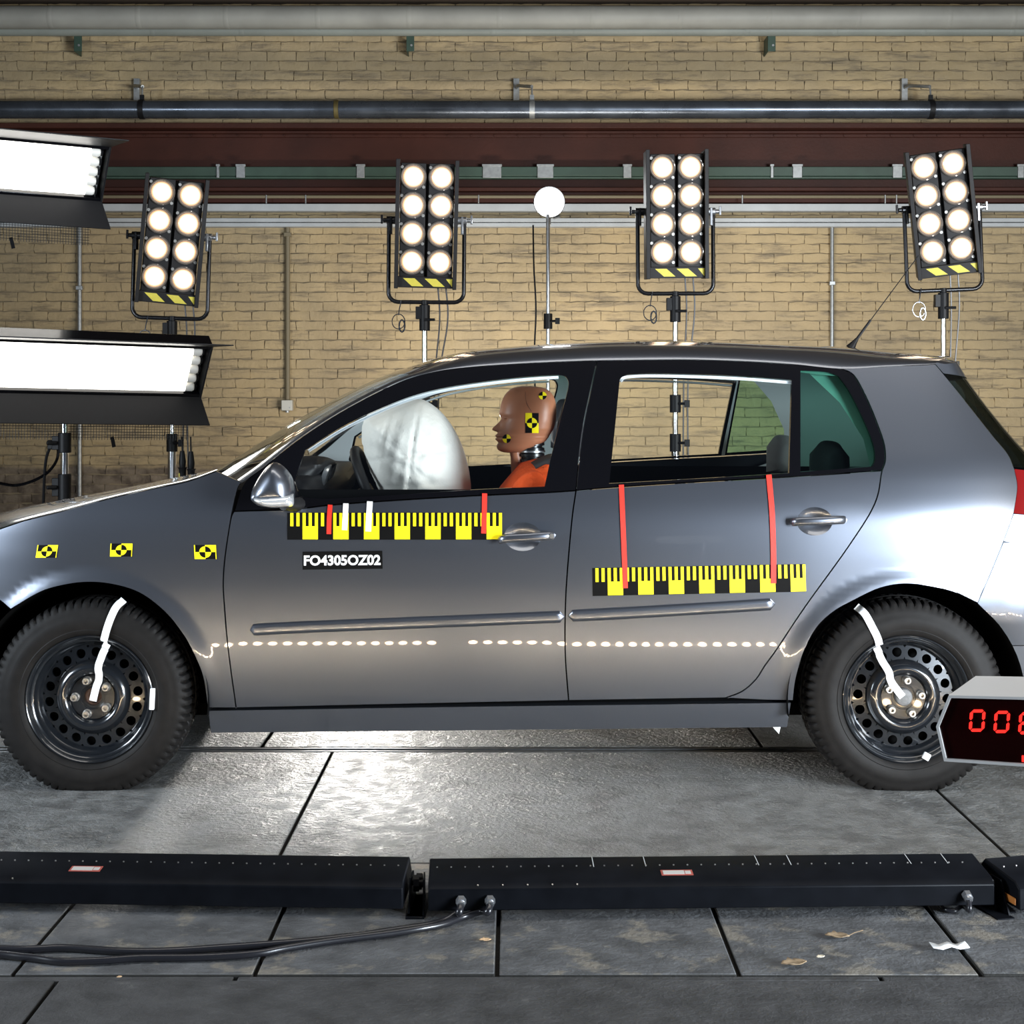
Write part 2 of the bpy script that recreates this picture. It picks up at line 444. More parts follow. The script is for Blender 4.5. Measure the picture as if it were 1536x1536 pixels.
cup_f = ell(784, 805, 28, 21.5); cup_r = ell(1222, 782, 27, 21.5)

fender_top = [(36,781),(104,764),(167,747),(234,732),(281,722),(325,706.5)]
fl = px2xz(loop(gap_fd, [(354,1062),(312,1062)], arch_f))
ft = px2xz(loop(fender_top)+[np.array((363,723))])[:-1]
fender_loop = fl+[np.array((-1.69,.635)), np.array((-1.765,.66)), np.array((-1.765,.795)), np.array((-1.68,.822))]+ft
door_f_loop = px2xz(loop(belt_f, gap_b, [(853,1051),(600,1056.5),(354,1062)], gap_fd[::-1][:-3]+[(351,767)]))
door_r_loop = px2xz(loop(belt_r, gap_r, [(1088,1047),(970,1049),(853,1051)], gap_b[::-1]))
hatch_gap = [(1403,546),(1414,559),(1451.6,605.7),(1489,653),(1512,681),(1522,703.7)]
lamp_edge = [(1522,703.7),(1526.5,731),(1521,770)]
bump_gap = [(1521,770),(1505.6,813),(1484,866),(1467,905)]
quarter_loop = px2xz(loop(frame_c[::-1], [(1262,553),(1330,549.5),(1403,546)], hatch_gap, lamp_edge, bump_gap, arch_r[::-1], [(1190,1051),(1140,1050),(1088,1047)], gap_r[::-1]))
frame_f_loop = px2xz(loop(frame_top_f, bpil, belt_f[::-1]))
frame_r_loop = px2xz(loop(frame_top_r, frame_c, belt_r[::-1], bpil[::-1]))
H = {k: px2xz(v) for k, v in dict(dlo_f=dlo_f, dlo_r=dlo_r, dlo_q=dlo_q, cup_f=cup_f, cup_r=cup_r).items()}
sill_loop = px2xz(loop([(312,1065),(700,1059),(1187,1053)],[(1187,1053),(1181,1091)],[(1181,1091),(700,1096),(316,1099.5)],[(316,1099.5),(312,1065)]))

def dish(name, lp, parent, side, depth=0.02):
    """concave cup behind a door handle"""
    a = np.array(lp); c = a.mean(0); g = G(); rows = []
    for k in range(7):
        s_ = 1-k/6.0
        row = []
        for p in a:
            q = c+(p-c)*max(s_, 0.001); y = float(S(q[0], q[1]))+depth*(1-s_**2.5)
            row.append((q[0], y if not side else 2*CARC-y, q[1]))
        rows.append(row)
    g.grid(rows, closed=True)
    return g.obj(name, M_paint, parent, origin=CAR_O, angle=80)
def strip(g, pts, hw, h, side=0, mi=0, n=9, ends=0.02):
    """rounded moulding along points (x, z) on the surface: half height hw, proud by h"""
    pts = [np.array(p) for p in pts]; L = [0]
    for a, b in zip(pts, pts[1:]): L.append(L[-1]+np.linalg.norm(b-a))
    rows = []
    for i, p in enumerate(pts):
        e = min(1.0, min(L[i], L[-1]-L[i])/ends) if ends else 1.0
        k = math.sqrt(max(0.0, 1-(1-e)**2)) if ends else 1.0
        t = pts[min(i+1, len(pts)-1)]-pts[max(i-1, 0)]; t = t/np.linalg.norm(t); nn = np.array((-t[1], t[0]))
        row = []
        for j in range(n):
            u = -1+2*j/(n-1); q = p+nn*u*hw*max(k, 0.05)
            out = h*max(k, 0.05)*(1-abs(u)**5.0)-0.002*(abs(u) > 0.99)
            y = float(S(q[0], q[1]))-out
            row.append((q[0], y if not side else 2*CARC-y, q[1]))
        rows.append(row)
    g.grid(rows, mi)

SIDE = {}
for side in (0, 1):
    sfx = 'near' if not side else 'far'
    fender = panel('front_fender', fender_loop, M_paint, car, side=side, step=.018 if not side else .05)
    fd = panel('front_door', door_f_loop, M_paint, car, [H['cup_f']], side=side)
    rd = panel('rear_door', door_r_loop, M_paint, car, [H['cup_r']], side=side)
    qp = panel('rear_quarter_panel', quarter_loop, M_paint, car, side=side, step=.018 if not side else .05)
    sl = panel('sill_skirt', sill_loop, M_paint, car, side=side, off=0.004, thick=0.05)
    ff = panel('window_frame', frame_f_loop, M_gloss, fd, [H['dlo_f']], side=side, off=-0.003, label='black front door window frame')
    fr_ = panel('window_frame', frame_r_loop, M_gloss, rd, [H['dlo_r'], H['dlo_q']], side=side, off=-0.003, label='black rear door window frame')
    panel('window_glass', H['dlo_f'], M_glass, fd, side=side, off=-0.014, thick=0, gap=-0.004, label='clear front door window')
    panel('window_glass', H['dlo_r'], M_glass, rd, side=side, off=-0.014, thick=0, gap=-0.004, label='clear rear door window')
    panel('quarter_glass', H['dlo_q'], M_tint, rd, side=side, off=-0.014, thick=0, gap=-0.004, label='green tinted rear quarter window')
    # inner lining of the window frames, seal under the roof edge with back light painted into its colour
    panel('pillar_trim', frame_f_loop, M_trim, fd, [offset(H['dlo_f'], -0.006)], side=side, off=-0.045, thick=0.0)
    panel('pillar_trim', frame_r_loop, M_trim, rd, [offset(H['dlo_r'], -0.011), offset(H['dlo_q'], -0.011)], side=side, off=-0.045, thick=0.0)
    for (pts, par) in (([(462,677),(513,645),(566,619),(619,598),(673,584.5),(744,574),(797,568.5),(838,566)], fd), ([(931,572),(941,565.5),(993,564),(1101,567.5),(1188,574)], rd)):
        g = G(); strip(g, px2xz(cr(pts, 6)), 0.005, -0.020, side, ends=0); g.obj('lit_window_seal', M_lit_edge, par, origin=CAR_O)
    for (cup, bar, par) in ((H['cup_f'], [(746,810),(760,806.5),(790,804.5),(815,803),(834,802.5)], fd), (H['cup_r'], [(1184,783),(1198,781),(1222,780),(1250,779),(1270,779)], rd)):
        dish('handle_cup', cup, par, side)
        g = G(); pts = px2xz(cr(bar, 5)); n = len(pts); rows = []
        for i, p in enumerate(pts):
            t = i/(n-1); e = min(1, min(t, 1-t)/0.10); k = max(0.12, math.sqrt(max(0, 1-(1-e)**2)))
            out = 0.006+0.032*math.sin(PI*t)**0.5
            row = []
            for j in range(12):
                a = 2*PI*j/12; zz = p[1]+0.0135*k*math.sin(a); y = float(S(p[0], p[1]))-out-0.009*math.cos(a)*k
                row.append((p[0], y if not side else 2*CARC-y, zz))
            rows.append(row)
        g.grid(rows, closed=True); g.add(rows[0], [tuple(range(12))]); g.add(rows[-1], [tuple(range(12))])
        g.obj('door_handle', M_paint, par, origin=CAR_O, angle=60)
    if not side:
        c = SP(827, 802.5, 0.0); g = G(); g.cyl((c.x, c.y-0.028, c.z), (c.x, c.y-0.0385, c.z), 0.0075, 16); g.cyl((c.x, c.y-0.038, c.z), (c.x, c.y-0.0395, c.z), 0.004, 12)
        g.obj('lock_barrel', M_bolt, fd, origin=CAR_O)
    for (pts, par) in (([(375,945),(450,941),(600,935),(750,929),(847,925)], fd), ([(852,924),(950,919),(1060,912.5),(1163,906)], rd)):
        g = G(); strip(g, px2xz(cr(pts, 14)), 0.0200, 0.013, side, ends=0.018); g.obj('rub_strip', M_paint, par, origin=CAR_O)
    # dark inner shell so that the gaps read black, door cards
    inner = [np.array(p) for p in ((-0.93,.22),(.86,.22),(.885,.45),(.94,.565),(1.05,.66),(1.2,.70),(1.3,.96),(-.86,.96),(-.93,.60))]
    panel('inner_panel', inner, M_dark, car, side=side, off=-0.05, thick=0, gap=0)
    arch_cut = [np.array((-1.69,.66)), np.array((-1.69,.78)), np.array((-1.0,.93)), np.array((-.93,.9)), np.array((-.95,.6)), np.array((-1.0,.62))]
    # wheel-arch liners
    for wx, wz in (FW, RW):
        g = G(); y0, y1 = (0.012, 0.34) if not side else (2*CARC-0.012, 2*CARC-0.34)
        rr = 0.372
        rows = [[(wx+rr*1.02*math.cos(a), y, wz+rr*1.02*math.sin(a)) for a in np.linspace(-0.15, PI+0.15, 40)] for y in (y0, y1)]
        g.grid(rows); g.add([(wx, y1, wz)]+rows[1], [(0, i+1, i+2) for i in range(39)])
        g.obj('wheel_arch_liner', M_dark, car, origin=CAR_O)
    SIDE[side] = (fd, rd, fender, qp)

# ------------------------------------------------------------------ roof, windscreen, bonnet, ends
def centre(px, py): p = P(px, py, CARC); return (p.x, p.z)
pairs = [((363,724),(300,716)),((396.5,699),(345,693)),((454,654),(410,652)),((522,611),(480,611)),((600.6,571.6),(556,573)),((654,557),(620,549)),
         ((708,550),(690,530)),((780,545),(762,522)),((858,541.5),(850,516.5)),((923,540),(957,513)),((1029,539),(1065,514)),((1118,541.6),(1172,518)),
         ((1188,546),(1250,521.5)),((1262,553),(1325,527)),((1330,549.5),(1372,532)),((1403,546),(1420,538))]
sec = []
for e, c in pairs:
    x, z = XZ(*e); xc, zc = centre(*c); sec.append((x, float(S(x, z)), z, xc, zc))
sec = cr(sec, 6)
def bez(p0, p1, p2, p3, t): return p0*(1-t)**3+3*p1*t*(1-t)**2+3*p2*t*t*(1-t)+p3*t**3
NT = 22
def roof_row(s_, drop=0.0):
    xe, ye, ze, xc, zc = s_; rise = max(zc-ze, 0.02); half = []
    p0 = np.array((xe, ye, ze)); p3 = np.array((xc, CARC, zc))
    p1 = p0+np.array(((xc-xe)*0.06, 0.47*rise*0.85, 0.88*rise*0.85)); p2 = np.array((xe+(xc-xe)*0.85, CARC-0.55*(CARC-ye), zc))
    for k in range(NT+1):
        p = bez(p0, p1, p2, p3, (k/NT)**1.35); half.append((p[0], p[1], p[2]-drop))
    return half+[(x, 2*CARC-y, z) for (x, y, z) in half[-2::-1]]
rows = [roof_row(s_) for s_ in sec]
nW = 6*4+2        # windscreen ends a little before the roof starts
kA = 6            # columns of the painted pillar
g = G(); n = len(rows[0]); g.grid(rows[nW:]); g.grid([r[:kA+1] for r in rows[:nW+1]]); g.grid([r[-kA-1:] for r in rows[:nW+1]])
roof = g.obj('roof', M_paint, car, origin=CAR_O, angle=60)
g = G(); g.grid([r[kA:n-kA] for r in rows[:nW+1]]); g.obj('windscreen', M_glass, car, origin=CAR_O, angle=80)
g = G(); g.grid([roof_row(s_, 0.028)[1:-1] for s_ in sec[nW-2:]]); g.obj('headliner', M_trim, car, origin=CAR_O, angle=80)
# bonnet
hood_e = [XZ(*p) for p in [(325,706.5),(281,722),(234,732),(167,747),(104,764),(36,781)]]+[np.array((-1.68,.822)), np.array((-1.765,.795))]
hc = [(-1.08,.985),(-1.2,.955),(-1.34,.932),(-1.5,.905),(-1.69,.872),(-1.87,.835),(-1.99,.80),(-2.06,.765)]
hs = cr([(a[0], float(S(a[0], a[1]))+0.003, a[1]+0.001, c[0], c[1]) for a, c in zip(hood_e, hc)], 5)
g = G(); R = []
for xe, ye, ze, xc, zc in hs:
    half = []
    p0 = np.array((xe, ye, ze)); p3 = np.array((xc, CARC, zc)); p1 = p0+np.array((0, .05, .016)); p2 = np.array((xe+(xc-xe)*.9, CARC-.5*(CARC-ye), zc))
    for k in range(17): p = bez(p0, p1, p2, p3, (k/16)**1.3); half.append(tuple(p))
    R.append(half+[(x, 2*CARC-y, z) for (x, y, z) in half[-2::-1]])
g.grid(R); g.obj('bonnet', M_paint, car, origin=CAR_O, angle=70)
g = G(); g.grid([[(x, y, z-0.03) for (x, y, z) in r] for r in (R[0], R[2])]+[[(x, y, z+0.0) for (x, y, z) in rows[0]]][:0]); g.obj('cowl', M_black, car, origin=CAR_O)

def cap(levels, t0=0.0, t1=1.0, nt_=20, p=0.8, mirror=True):
    """end of the car: for each level (xe, ye, ze, xc, zc) a rounded plan curve from the side edge to the centre"""
    out = []
    for xe, ye, ze, xc, zc in levels:
        half = []
        for k in range(nt_+1):
            th = (t0+(t1-t0)*k/nt_)*PI/2
            sx = math.sin(th)**p; cy = 1-max(0.0, math.cos(th))**p
            half.append((xe+(xc-xe)*sx, ye+(CARC-ye)*cy, ze+(zc-ze)*sx))
        out.append(half)
    return out
def fit(L, target, p=0.8):
    """move the centre of a level so that the rounded end just reaches the given column of the picture"""
    xe, ye, ze, xc, zc = L; lo_, hi_ = xe+.01, xe+1.2
    for _ in range(30):
        m_ = (lo_+hi_)/2; q = cap([(xe, ye, ze, m_, zc)], p=p)[0]
        if max(768+x*FOC/(y-CAM.y) for x, y, z in q) > target: hi_ = m_
        else: lo_ = m_
    return (xe, ye, ze, lo_, zc)
def both(half): return [r+[(x, 2*CARC-y, z) for (x, y, z) in r[-2::-1]] for r in half]
def mirr(half): return [[(x, 2*CARC-y, z) for (x, y, z) in r] for r in half]
def lev(px, py, xc, zc): x, z = XZ(px, py); return (x, float(S(x, z))+0.002, z, xc, zc)
c = [centre(1436,546), centre(1448,572), centre(1475,603), centre(1513,645), centre(1550,688), (1.945,1.0)]
HT = (1436, 1449, 1476, 1514, 1552, 1566)
hg = [fit(lev(e[0], e[1], *cc), tt, 0.55 if tt < 1440 else 0.8) for tt, e, cc in zip(HT, [(1405,547),(1414,560),(1451.6,605.7),(1489,653),(1512,681),(1522,703.7)], c)]
gl = cr(hg[1:], 5)
g = G(); g.grid(both(cap(gl))); g.obj('rear_window', glass('dark_rear_glass', (0.20,0.24,0.23)), car, origin=CAR_O, angle=70)
# roof spoiler: a wedge past the roof edge
sp0 = cap([hg[0]], p=0.55)
tip = [(x, y, z-0.002) for k, (x, y, z) in enumerate(sp0[0])]
mid = [(x+0.004, y, z) for (x, y, z) in cap([hg[1]])[0]]
rtop = list(rows[-1][:NT+1]); rt = [rtop[min(NT, int(round((k/20)**0.7*NT)))] for k in range(21)]
g = G(); g.grid(both([rt, tip, mid])); g.obj('roof_spoiler', M_paint, car, origin=CAR_O, angle=30)
lo = [fit(lev(1522,703.7,1.945,1.0), 1566), fit(lev(1526.5,731,1.965,.94), 1580), fit(lev(1521,770,1.955,.85), 1590)]
lo = cr(lo, 6)
lamp = cap(lo, 0, 0.42, 12); hat = cap(lo, 0.42, 1, 14)
g = G(); g.grid(lamp); g.obj('tail_lamp', M_tail, car, origin=CAR_O, angle=70, label='red tail lamp on the near side')
g = G(); g.grid(mirr(lamp)); g.obj('tail_lamp', M_tail, car, origin=CAR_O, angle=70)
low = cap(cr([fit(lev(1521,771,1.955,.85),1590), fit(lev(1506,812,1.96,.74),1600)], 4))
g = G(); g.grid(both(hat)); g.grid(both(low)); hatch = g.obj('tailgate', M_paint, car, origin=CAR_O, angle=70)
e2 = [XZ(1505.6,814), XZ(1484,866), XZ(1467,905), XZ(1499,937), XZ(1517,968)]
bl = [(e[0], float(S(e[0], e[1]))+0.001, e[1], cx, e[1]) for e, cx in zip(e2, (1.975,1.99,1.99,1.985,1.98))]
bl = [fit(L, 1640) for L in bl]
g = G(); g.grid(both(cap(bl))); bmp = g.obj('rear_bumper', M_paint, car, origin=CAR_O, angle=50)
e3 = [XZ(1517,969), XZ(1523,1013), XZ(1520,1060)]
g = G(); g.grid(both(cap([fit((e[0], float(S(e[0], e[1])), e[1], cx, e[1]), 1635-k*20) for k, (e, cx) in enumerate(zip(e3, (1.98,1.95,1.90)))]))); g.obj('lower_valance', mat('dark_grey_plastic', (.05,.053,.06), .5), bmp, origin=CAR_O)
# nose
fb = [((-1.765,.655),-2.15,.655),((-1.69,.632),-2.19,.60),((-1.66,.60),-2.2,.55),((-1.70,.46),-2.2,.42),((-1.72,.30),-2.17,.30),((-1.70,.20),-2.10,.20)]
g = G(); g.grid(both(cap([(e[0], float(S(*e)), e[1], cx, cz) for e, cx, cz in fb]))); nb = g.obj('front_bumper', M_paint, car, origin=CAR_O, angle=50)
fh = [(-1.765,.795),(-1.765,.655)]
hl = [(e[0], float(S(*e)), e[1], cx, e[1]-dz) for e, cx, dz in zip(fh, (-2.06,-2.15), (.03,0))]
a = cap(hl, 0, .5, 10)
for q in (a, mirr(a)):
    g = G(); g.grid(q); g.obj('headlamp', M_lens_clear, car, origin=CAR_O)
g = G(); g.grid(both(cap(hl, .5, 1, 10))); g.obj('grille', M_black, car, origin=CAR_O)
# floor pan
g = G(); g.box((0.0, CARC, 0.22), (3.6, 1.3, 0.04)); g.box((-1.42, CARC, 0.50), (0.9, 1.0, 0.42)); g.box((1.4, CARC, 0.45), (0.8, 1.0, 0.35)); g.obj('floor_pan', M_dark, car, origin=CAR_O)
# aerial
b0 = P(1277,520,CARC); b1 = P(1306,480,CARC+0.0); b2 = P(1378,383,CARC+0.02)
g = G(); g.tube([b0-Vector((.004,0,.006)), b0+(b1-b0)*.16, b0+(b1-b0)*.3], [.018,.010,.006], 10); g.tube([b0+(b1-b0)*.28, b1], [.0055,.0045], 8); g.tube([b1, b2], .0018, 6)
g.obj('roof_aerial', M_black, car, origin=CAR_O)
# inner lining of the rear pillar
cpil = [np.array(p) for p in ((1.06,.96),(1.17,1.0),(1.155,1.12),(1.09,1.24),(1.0,1.335),(1.02,1.37),(1.30,1.385),(1.42,1.27),(1.55,1.12),(1.60,.96))]
for side in (0, 1): panel('pillar_trim', cpil, M_trim, SIDE[side][3], side=side, off=-0.05, thick=0, gap=0)

# ------------------------------------------------------------------ wheels (built at the origin, outer face towards -y)
TP = [(-.080,.196),(-.090,.204),(-.0985,.213),(-.1015,.222),(-.1005,.2245),(-.1035,.234),(-.105,.247),(-.1035,.262),(-.1025,.264),(-.1005,.277),(-.0965,.289),(-.0915,.2975),(-.088,.304),(-.082,.3115),(-.068,.3165),(-.045,.319),(-.041,.3125),(-.034,.3125),(-.030,.3195),(-.010,.3205),(-.007,.3125),(.007,.3125),(.010,.3205),(.030,.3195),(.034,.3125),(.041,.3125),(.045,.319),(.068,.3165),(.082,.311),(.0915,.2975),(.1005,.277),(.105,.247),(.0985,.213),(.080,.196)]
def tread(i, k, r):
    if r > 0.296 and k % 4 == 0 and not -.03 < TP[i][0] < .03: return r-(0.0085 if r > .303 else 0.004)
    return r
RIMA = [(-.072,.196),(-.088,.2015),(-.0945,.2045),(-.097,.2015),(-.094,.1975),(-.084,.1925),(-.078,.189),(-.075,.1835),(-.064,.180),(-.058,.174),(-.052,.1695),(-.044,.1665),(-.041,.164)]
RIMB = [(-.046,.121),(-.055,.117),(-.066,.109),(-.0725,.099),(-.0735,.091),(-.069,.082),(-.061,.076),(-.055,.0735),(-.052,.072),(-.054,.0705),(-.054,.040),(-.052,.0385),(-.052,.0365),(-.050,.0355),(-.050,.0285),(-.030,.0275)]
def ring_y(r): return -.041-.005*(0.164-r)/(0.164-0.121)
def make_wheel(name, hub_angle, bolt0, dusty):
    """thing-part: an Empty-free part tree: the rim carries everything that turns with it"""
    g = G(); g.lathe(TP, 288, rfun=tread)
    g.v = [(x, y, max(z, -0.292)) for (x, y, z) in g.v]
    tyre = g.obj(name, M_tyre, None, angle=35, recalc=True)
    g = G(); g.lathe(RIMA, 96); g.lathe(RIMB, 96)
    nh = 18; r0, r1 = .121, .164; R, rc = .0152, .1435
    for h in range(nh):
        a0, a1 = 2*PI*(h-.5)/nh+hub_angle, 2*PI*(h+.5)/nh+hub_angle; ac = (a0+a1)/2
        inn, out = [], []
        for k in range(24):
            b = 2*PI*k/24; ct, st = math.cos(b), math.sin(b)
            inn.append((rc+R*ct, ac+R*st/rc))
            ha = (a1-a0)/2; u = min((r1-rc)/ct if ct > 1e-6 else ((r0-rc)/ct if ct < -1e-6 else 9), (ha/(abs(st)/rc)) if abs(st) > 1e-6 else 9)
            out.append((rc+u*ct, ac+u*st/rc))
        f3 = lambda q, dy=0: (q[0]*math.cos(q[1]), ring_y(q[0])+dy, q[0]*math.sin(q[1]))
        g.grid([[f3(q) for q in out], [f3(q) for q in inn], [f3(q, .010) for q in inn]], closed=True)
    rim = g.obj('wheel_rim', M_rim, tyre, angle=40, recalc=True)
    g = G(); g.lathe([(.0,.0),(.0,.195)], 48); g.obj('brake_drum', M_dark, tyre)
    g = G()
    if dusty: g.lathe([(-.066,0),(-.066,.020),(-.064,.0255),(-.058,.0285),(-.045,.0285)], 32); hubm = mat('dusty_hub_cap', (.13,.13,.13), .7, .4, var=.2, vscale=120)
    else: g.lathe([(-.036,0),(-.036,.012),(-.030,.014),(-.030,.022),(-.040,.024),(-.040,.0275)], 32); hubm = mat('rusty_axle', (.10,.060,.045), .6, .5, var=.4, vscale=120)
    g.obj('hub_centre', hubm, tyre, recalc=True)
    for k in range(5):
        a = bolt0+2*PI*k/5; x, z = .056*math.cos(a), .056*math.sin(a)
        g = G(); g.lathe([(-.046,.0155),(-.056,.0145),(-.060,.0115),(-.074,.0115),(-.076,.010),(-.076,.0062),(-.066,.0055),(-.066,0)], 12, c=(x,0,z)); g.obj('wheel_bolt', M_bolt, tyre, angle=30, recalc=True)
    return tyre
def surf_y(r):
    pr = sorted([(b, a) for a, b in TP[:16]]+[(b, a) for a, b in RIMA]+[(b, a) for a, b in RIMB])
    rr = [p[0] for p in pr]; yy = [p[1] for p in pr]
    return float(np.interp(r, rr, yy))
WY = 0.107
def wheel_tape(par, wc, pieces, wpx=9.5):
    for pts in pieces:
        q = [P(x, y, 0.02) for x, y in cr(pts, 6)]; q = [np.array((p.x-wc[0], p.z-wc[1])) for p in q]
        ys = [(min(surf_y(np.hypot(*p)), -.06) if np.hypot(*p) > .034 else -.0665)-.004 for p in q]
        ys = [min(ys[max(0,i-2):i+3]) for i in range(len(ys))]
        g = G(); rows = []
        for i, p in enumerate(q):
            t = q[min(i+1,len(q)-1)]-q[max(i-1,0)]; t /= np.linalg.norm(t); nn = np.array((-t[1], t[0]))*wpx/471/2
            rows.append([(p[0]+nn[0], ys[i], p[1]+nn[1]), (p[0]-nn[0], ys[i], p[1]-nn[1]), (p[0]-nn[0], ys[i]+.0012, p[1]-nn[1]), (p[0]+nn[0], ys[i]+.0012, p[1]+nn[1])])
        g.grid(rows, closed=True); g.add(rows[0], [(0,1,2,3)]); g.add(rows[-1], [(3,2,1,0)])
        g.obj('tape_strip', M_tape, par, label='white tape strip stuck from tyre to hub', angle=30)
wf = make_wheel('front_wheel', 0.12, PI, False); wr = make_wheel('rear_wheel', -0.05, math.radians(80), True)
for o, wc in ((wf, FW), (wr, RW)): o.parent = car; o.location = (wc[0], WY-CARC, wc[1])
for o, wc in ((wf, FW), (wr, RW)):
    r = dup(o, (wc[0], CARC-WY, wc[1]), (0, 0, PI)); r.parent = car
wheel_tape(wf, FW, [[(183,901),(175,911),(166,933),(159,955),(156,963)],[(160,966),(150,985),(146,1003),(147,1015),(141,1036),(137,1053)]], 11)
wheel_tape(wr, RW, [[(1287,911),(1296,920),(1306,939),(1314,955),(1318,967)],[(1315,971),(1326,993),(1335,1010),(1337,1020),(1346,1034),(1356,1047)]], 11)
for par, wc, (x, y), sz in ((wf, FW, (229,1048), (.015,.012,.068)), (wr, RW, (1389,1134), (.022,.012,.022))):
    p = P(x, y, .01); g = G(); g.box((p.x-wc[0], -.102, p.z-wc[1]), sz, Matrix.Rotation(.05 if sz[2] > .03 else .5, 3, 'Y')); g.obj('balance_weight', M_tape, par, bevel=.002)

# ------------------------------------------------------------------ stickers, scales and tapes on the body
def decal(name, quads, parent, mats, label=None):
    """quads: (four pixel corners, off, material index), each laid on the body surface"""
    g = G()
    for q, off, mi in quads:
        q = [np.array(p, float) for p in q]; nu = max(1, int(np.linalg.norm(q[1]-q[0])/14)); nv = max(1, int(np.linalg.norm(q[3]-q[0])/14))
        rows = []
        for j in range(nv+1):
            v = j/nv; rows.append([SP(*((q[0]*(1-u)+q[1]*u)*(1-v)+(q[3]*(1-u)+q[2]*u)*v), off) for u in [i/nu for i in range(nu+1)]])
        g.grid(rows, mi)
    return g.obj(name, mats, parent, origin=CAR_O, label=label, recalc=False)
def ruler(tl, tr, br, bl, parent, label):
    tl, tr, br, bl = [np.array(p, float) for p in (tl, tr, br, bl)]
    def px(u, v): return (tl*(1-u)+tr*u)*(1-v)+(bl*(1-u)+br*u)*v
    def cell(u0, u1, v0, v1): return [px(u0, v0), px(u1, v0), px(u1, v1), px(u0, v1)]
    q = [(cell(0, 1, 0, 1), .0014, 0)]; n = 14
    for s_ in range(n):
        u = s_/n; d = 1/n
        if s_ % 2: q.append((cell(u, u+d, .5, .985), .0019, 1))
        for k in ((0, 2, 4) if s_ % 2 else (1, 3)):
            q.append((cell(u+d*k/5, u+d*(k+1)/5, .01, .5), .0019, 1))
    return decal('measuring_scale', q, parent, [M_bprint, M_yellow], label)
ruler((431,769),(753,769),(753,809.5),(431,809.5), car, 'yellow and black measuring scale on the front door')
ruler((888.5,852),(1208,846),(1209,887.5),(889,894), car, 'yellow and black measuring scale on the rear door')
def marker(cx, cy, w_, h_, skew, parent, surf=True):
    """quadrant target on the body: corners as pixels, inverted inside the disc"""
    ax = np.array((w_/2, 0.0)); ay = np.array((-skew/2, h_/2)); c = np.array((cx, cy)); r = 0.74
    def pt(a, b, off): return SP(*(c+ax*a+ay*b), off)
    g = G()
    for sx, sy in ((-1,-1),(1,-1),(1,1),(-1,1)):
        blackq = (sx*sy > 0); o = len(g.v)
        g.add([pt(0,0,.0014), pt(sx,0,.0014), pt(sx,sy,.0014), pt(0,sy,.0014)], [(0,1,2,3)], 0 if blackq else 1)
        k = 10; arc = [(sx*r*math.cos(PI/2*i/k)*h_/w_*1.15, sy*r*1.1*math.sin(PI/2*i/k)) for i in range(k+1)]
        g.add([pt(0,0,.0019)]+[pt(a, b, .0019) for a, b in arc], [(0,i+1,i+2) for i in range(k)], 1 if blackq else 0)
    g.add([pt(-1,0,.0019), pt(-.9,0,.0019), pt(-.9,-1,.0019), pt(-1,-1,.0019)], [(0,1,2,3)], 1)
    g.add([pt(1,0,.0019), pt(.93,0,.0019), pt(.93,1,.0019), pt(1,1,.0019)], [(0,1,2,3)], 1)
    return g.obj('target_marker', [M_bprint, M_yellow], parent, origin=CAR_O, recalc=False)
marker(70.5,827,31,19,3,SIDE[0][2]); marker(182,825,33,19.5,1,SIDE[0][2]); marker(308,828,33,21,-1,SIDE[0][2])
def tape(pts, wpx, m, label):
    pts = [np.array(p, float) for p in pts]; g = G(); rows = []
    for i, p in enumerate(pts):
        t = pts[min(i+1,len(pts)-1)]-pts[max(i-1,0)]; t /= np.linalg.norm(t); nn = np.array((-t[1], t[0]))*wpx/2
        rows.append([SP(*(p+nn), .0035), SP(*(p-nn), .0035), SP(*(p-nn), .0022), SP(*(p+nn), .0022)])
    g.grid(rows, closed=True); g.add(rows[0], [(0,1,2,3)]); g.add(rows[-1], [(3,2,1,0)])
    g.obj('tape_strip', m, car, origin=CAR_O, label=label, angle=30)
tape(cr([(495.5,757),(494,778),(493.5,801)],6), 7, M_red, 'short red tape strip near the front end of the front door scale')
tape(cr([(519,755),(518,776),(517,795)],6), 8, M_tape, 'narrow white tape strip on the front door scale')
tape(cr([(555,752),(553.5,775),(552.5,797)],6), 8.5, M_tape, 'wider white tape strip on the front door scale')
tape(cr([(727,740),(726.5,770),(725.5,800)],6), 7.5, M_red, 'red tape strip beside the front door handle')
tape(cr([(932,727),(935,800),(937,850),(938,882)],8), 7.5, M_red, 'long red tape strip on the rear door near the centre pillar')
tape(cr([(1153,712),(1158,770),(1160,830),(1160,875)],8), 8, M_red, 'long red tape strip on the rear door before its handle')
plate = decal('test_number_plate', [([(454,827.5),(573.5,826),(574,853),(454,854.5)], .0014, 0)], car, [M_bprint], 'black plate with white letters FO4305OZ02 on the front door')
def text_mesh(txt, size, bold=0.0):
    c = bpy.data.curves.new('lettering', 'FONT'); c.body = txt; c.size = size; c.offset = bold; c.align_x = 'CENTER'; c.align_y = 'CENTER'; c.resolution_u = 4
    o = bpy.data.objects.new('lettering', c); COL.objects.link(o)
    bpy.context.view_layer.update()
    me = bpy.data.meshes.new_from_object(o); bpy.data.objects.remove(o); bpy.data.curves.remove(c)
    return me
me = text_mesh('FO4305OZ02', 1.0, 0.032)
xs = [v.co.x for v in me.vertices]; ys = [v.co.y for v in me.vertices]; w_, h_ = max(xs)-min(xs), max(ys)-min(ys)
for v in me.vertices:
    u = (v.co.x-min(xs))/w_; t = (v.co.y-min(ys))/h_
    px_, py_ = 456+115*u, 848.5-15.5*t-1.0*u
    q = SP(px_, py_, .0021); v.co = q-Vector(CAR_O)
me.materials.append(M_wprint); me.update()
lt = bpy.data.objects.new('lettering', me); COL.objects.link(lt); lt.parent = plate; lt['label'] = 'white lettering FO4305OZ02'
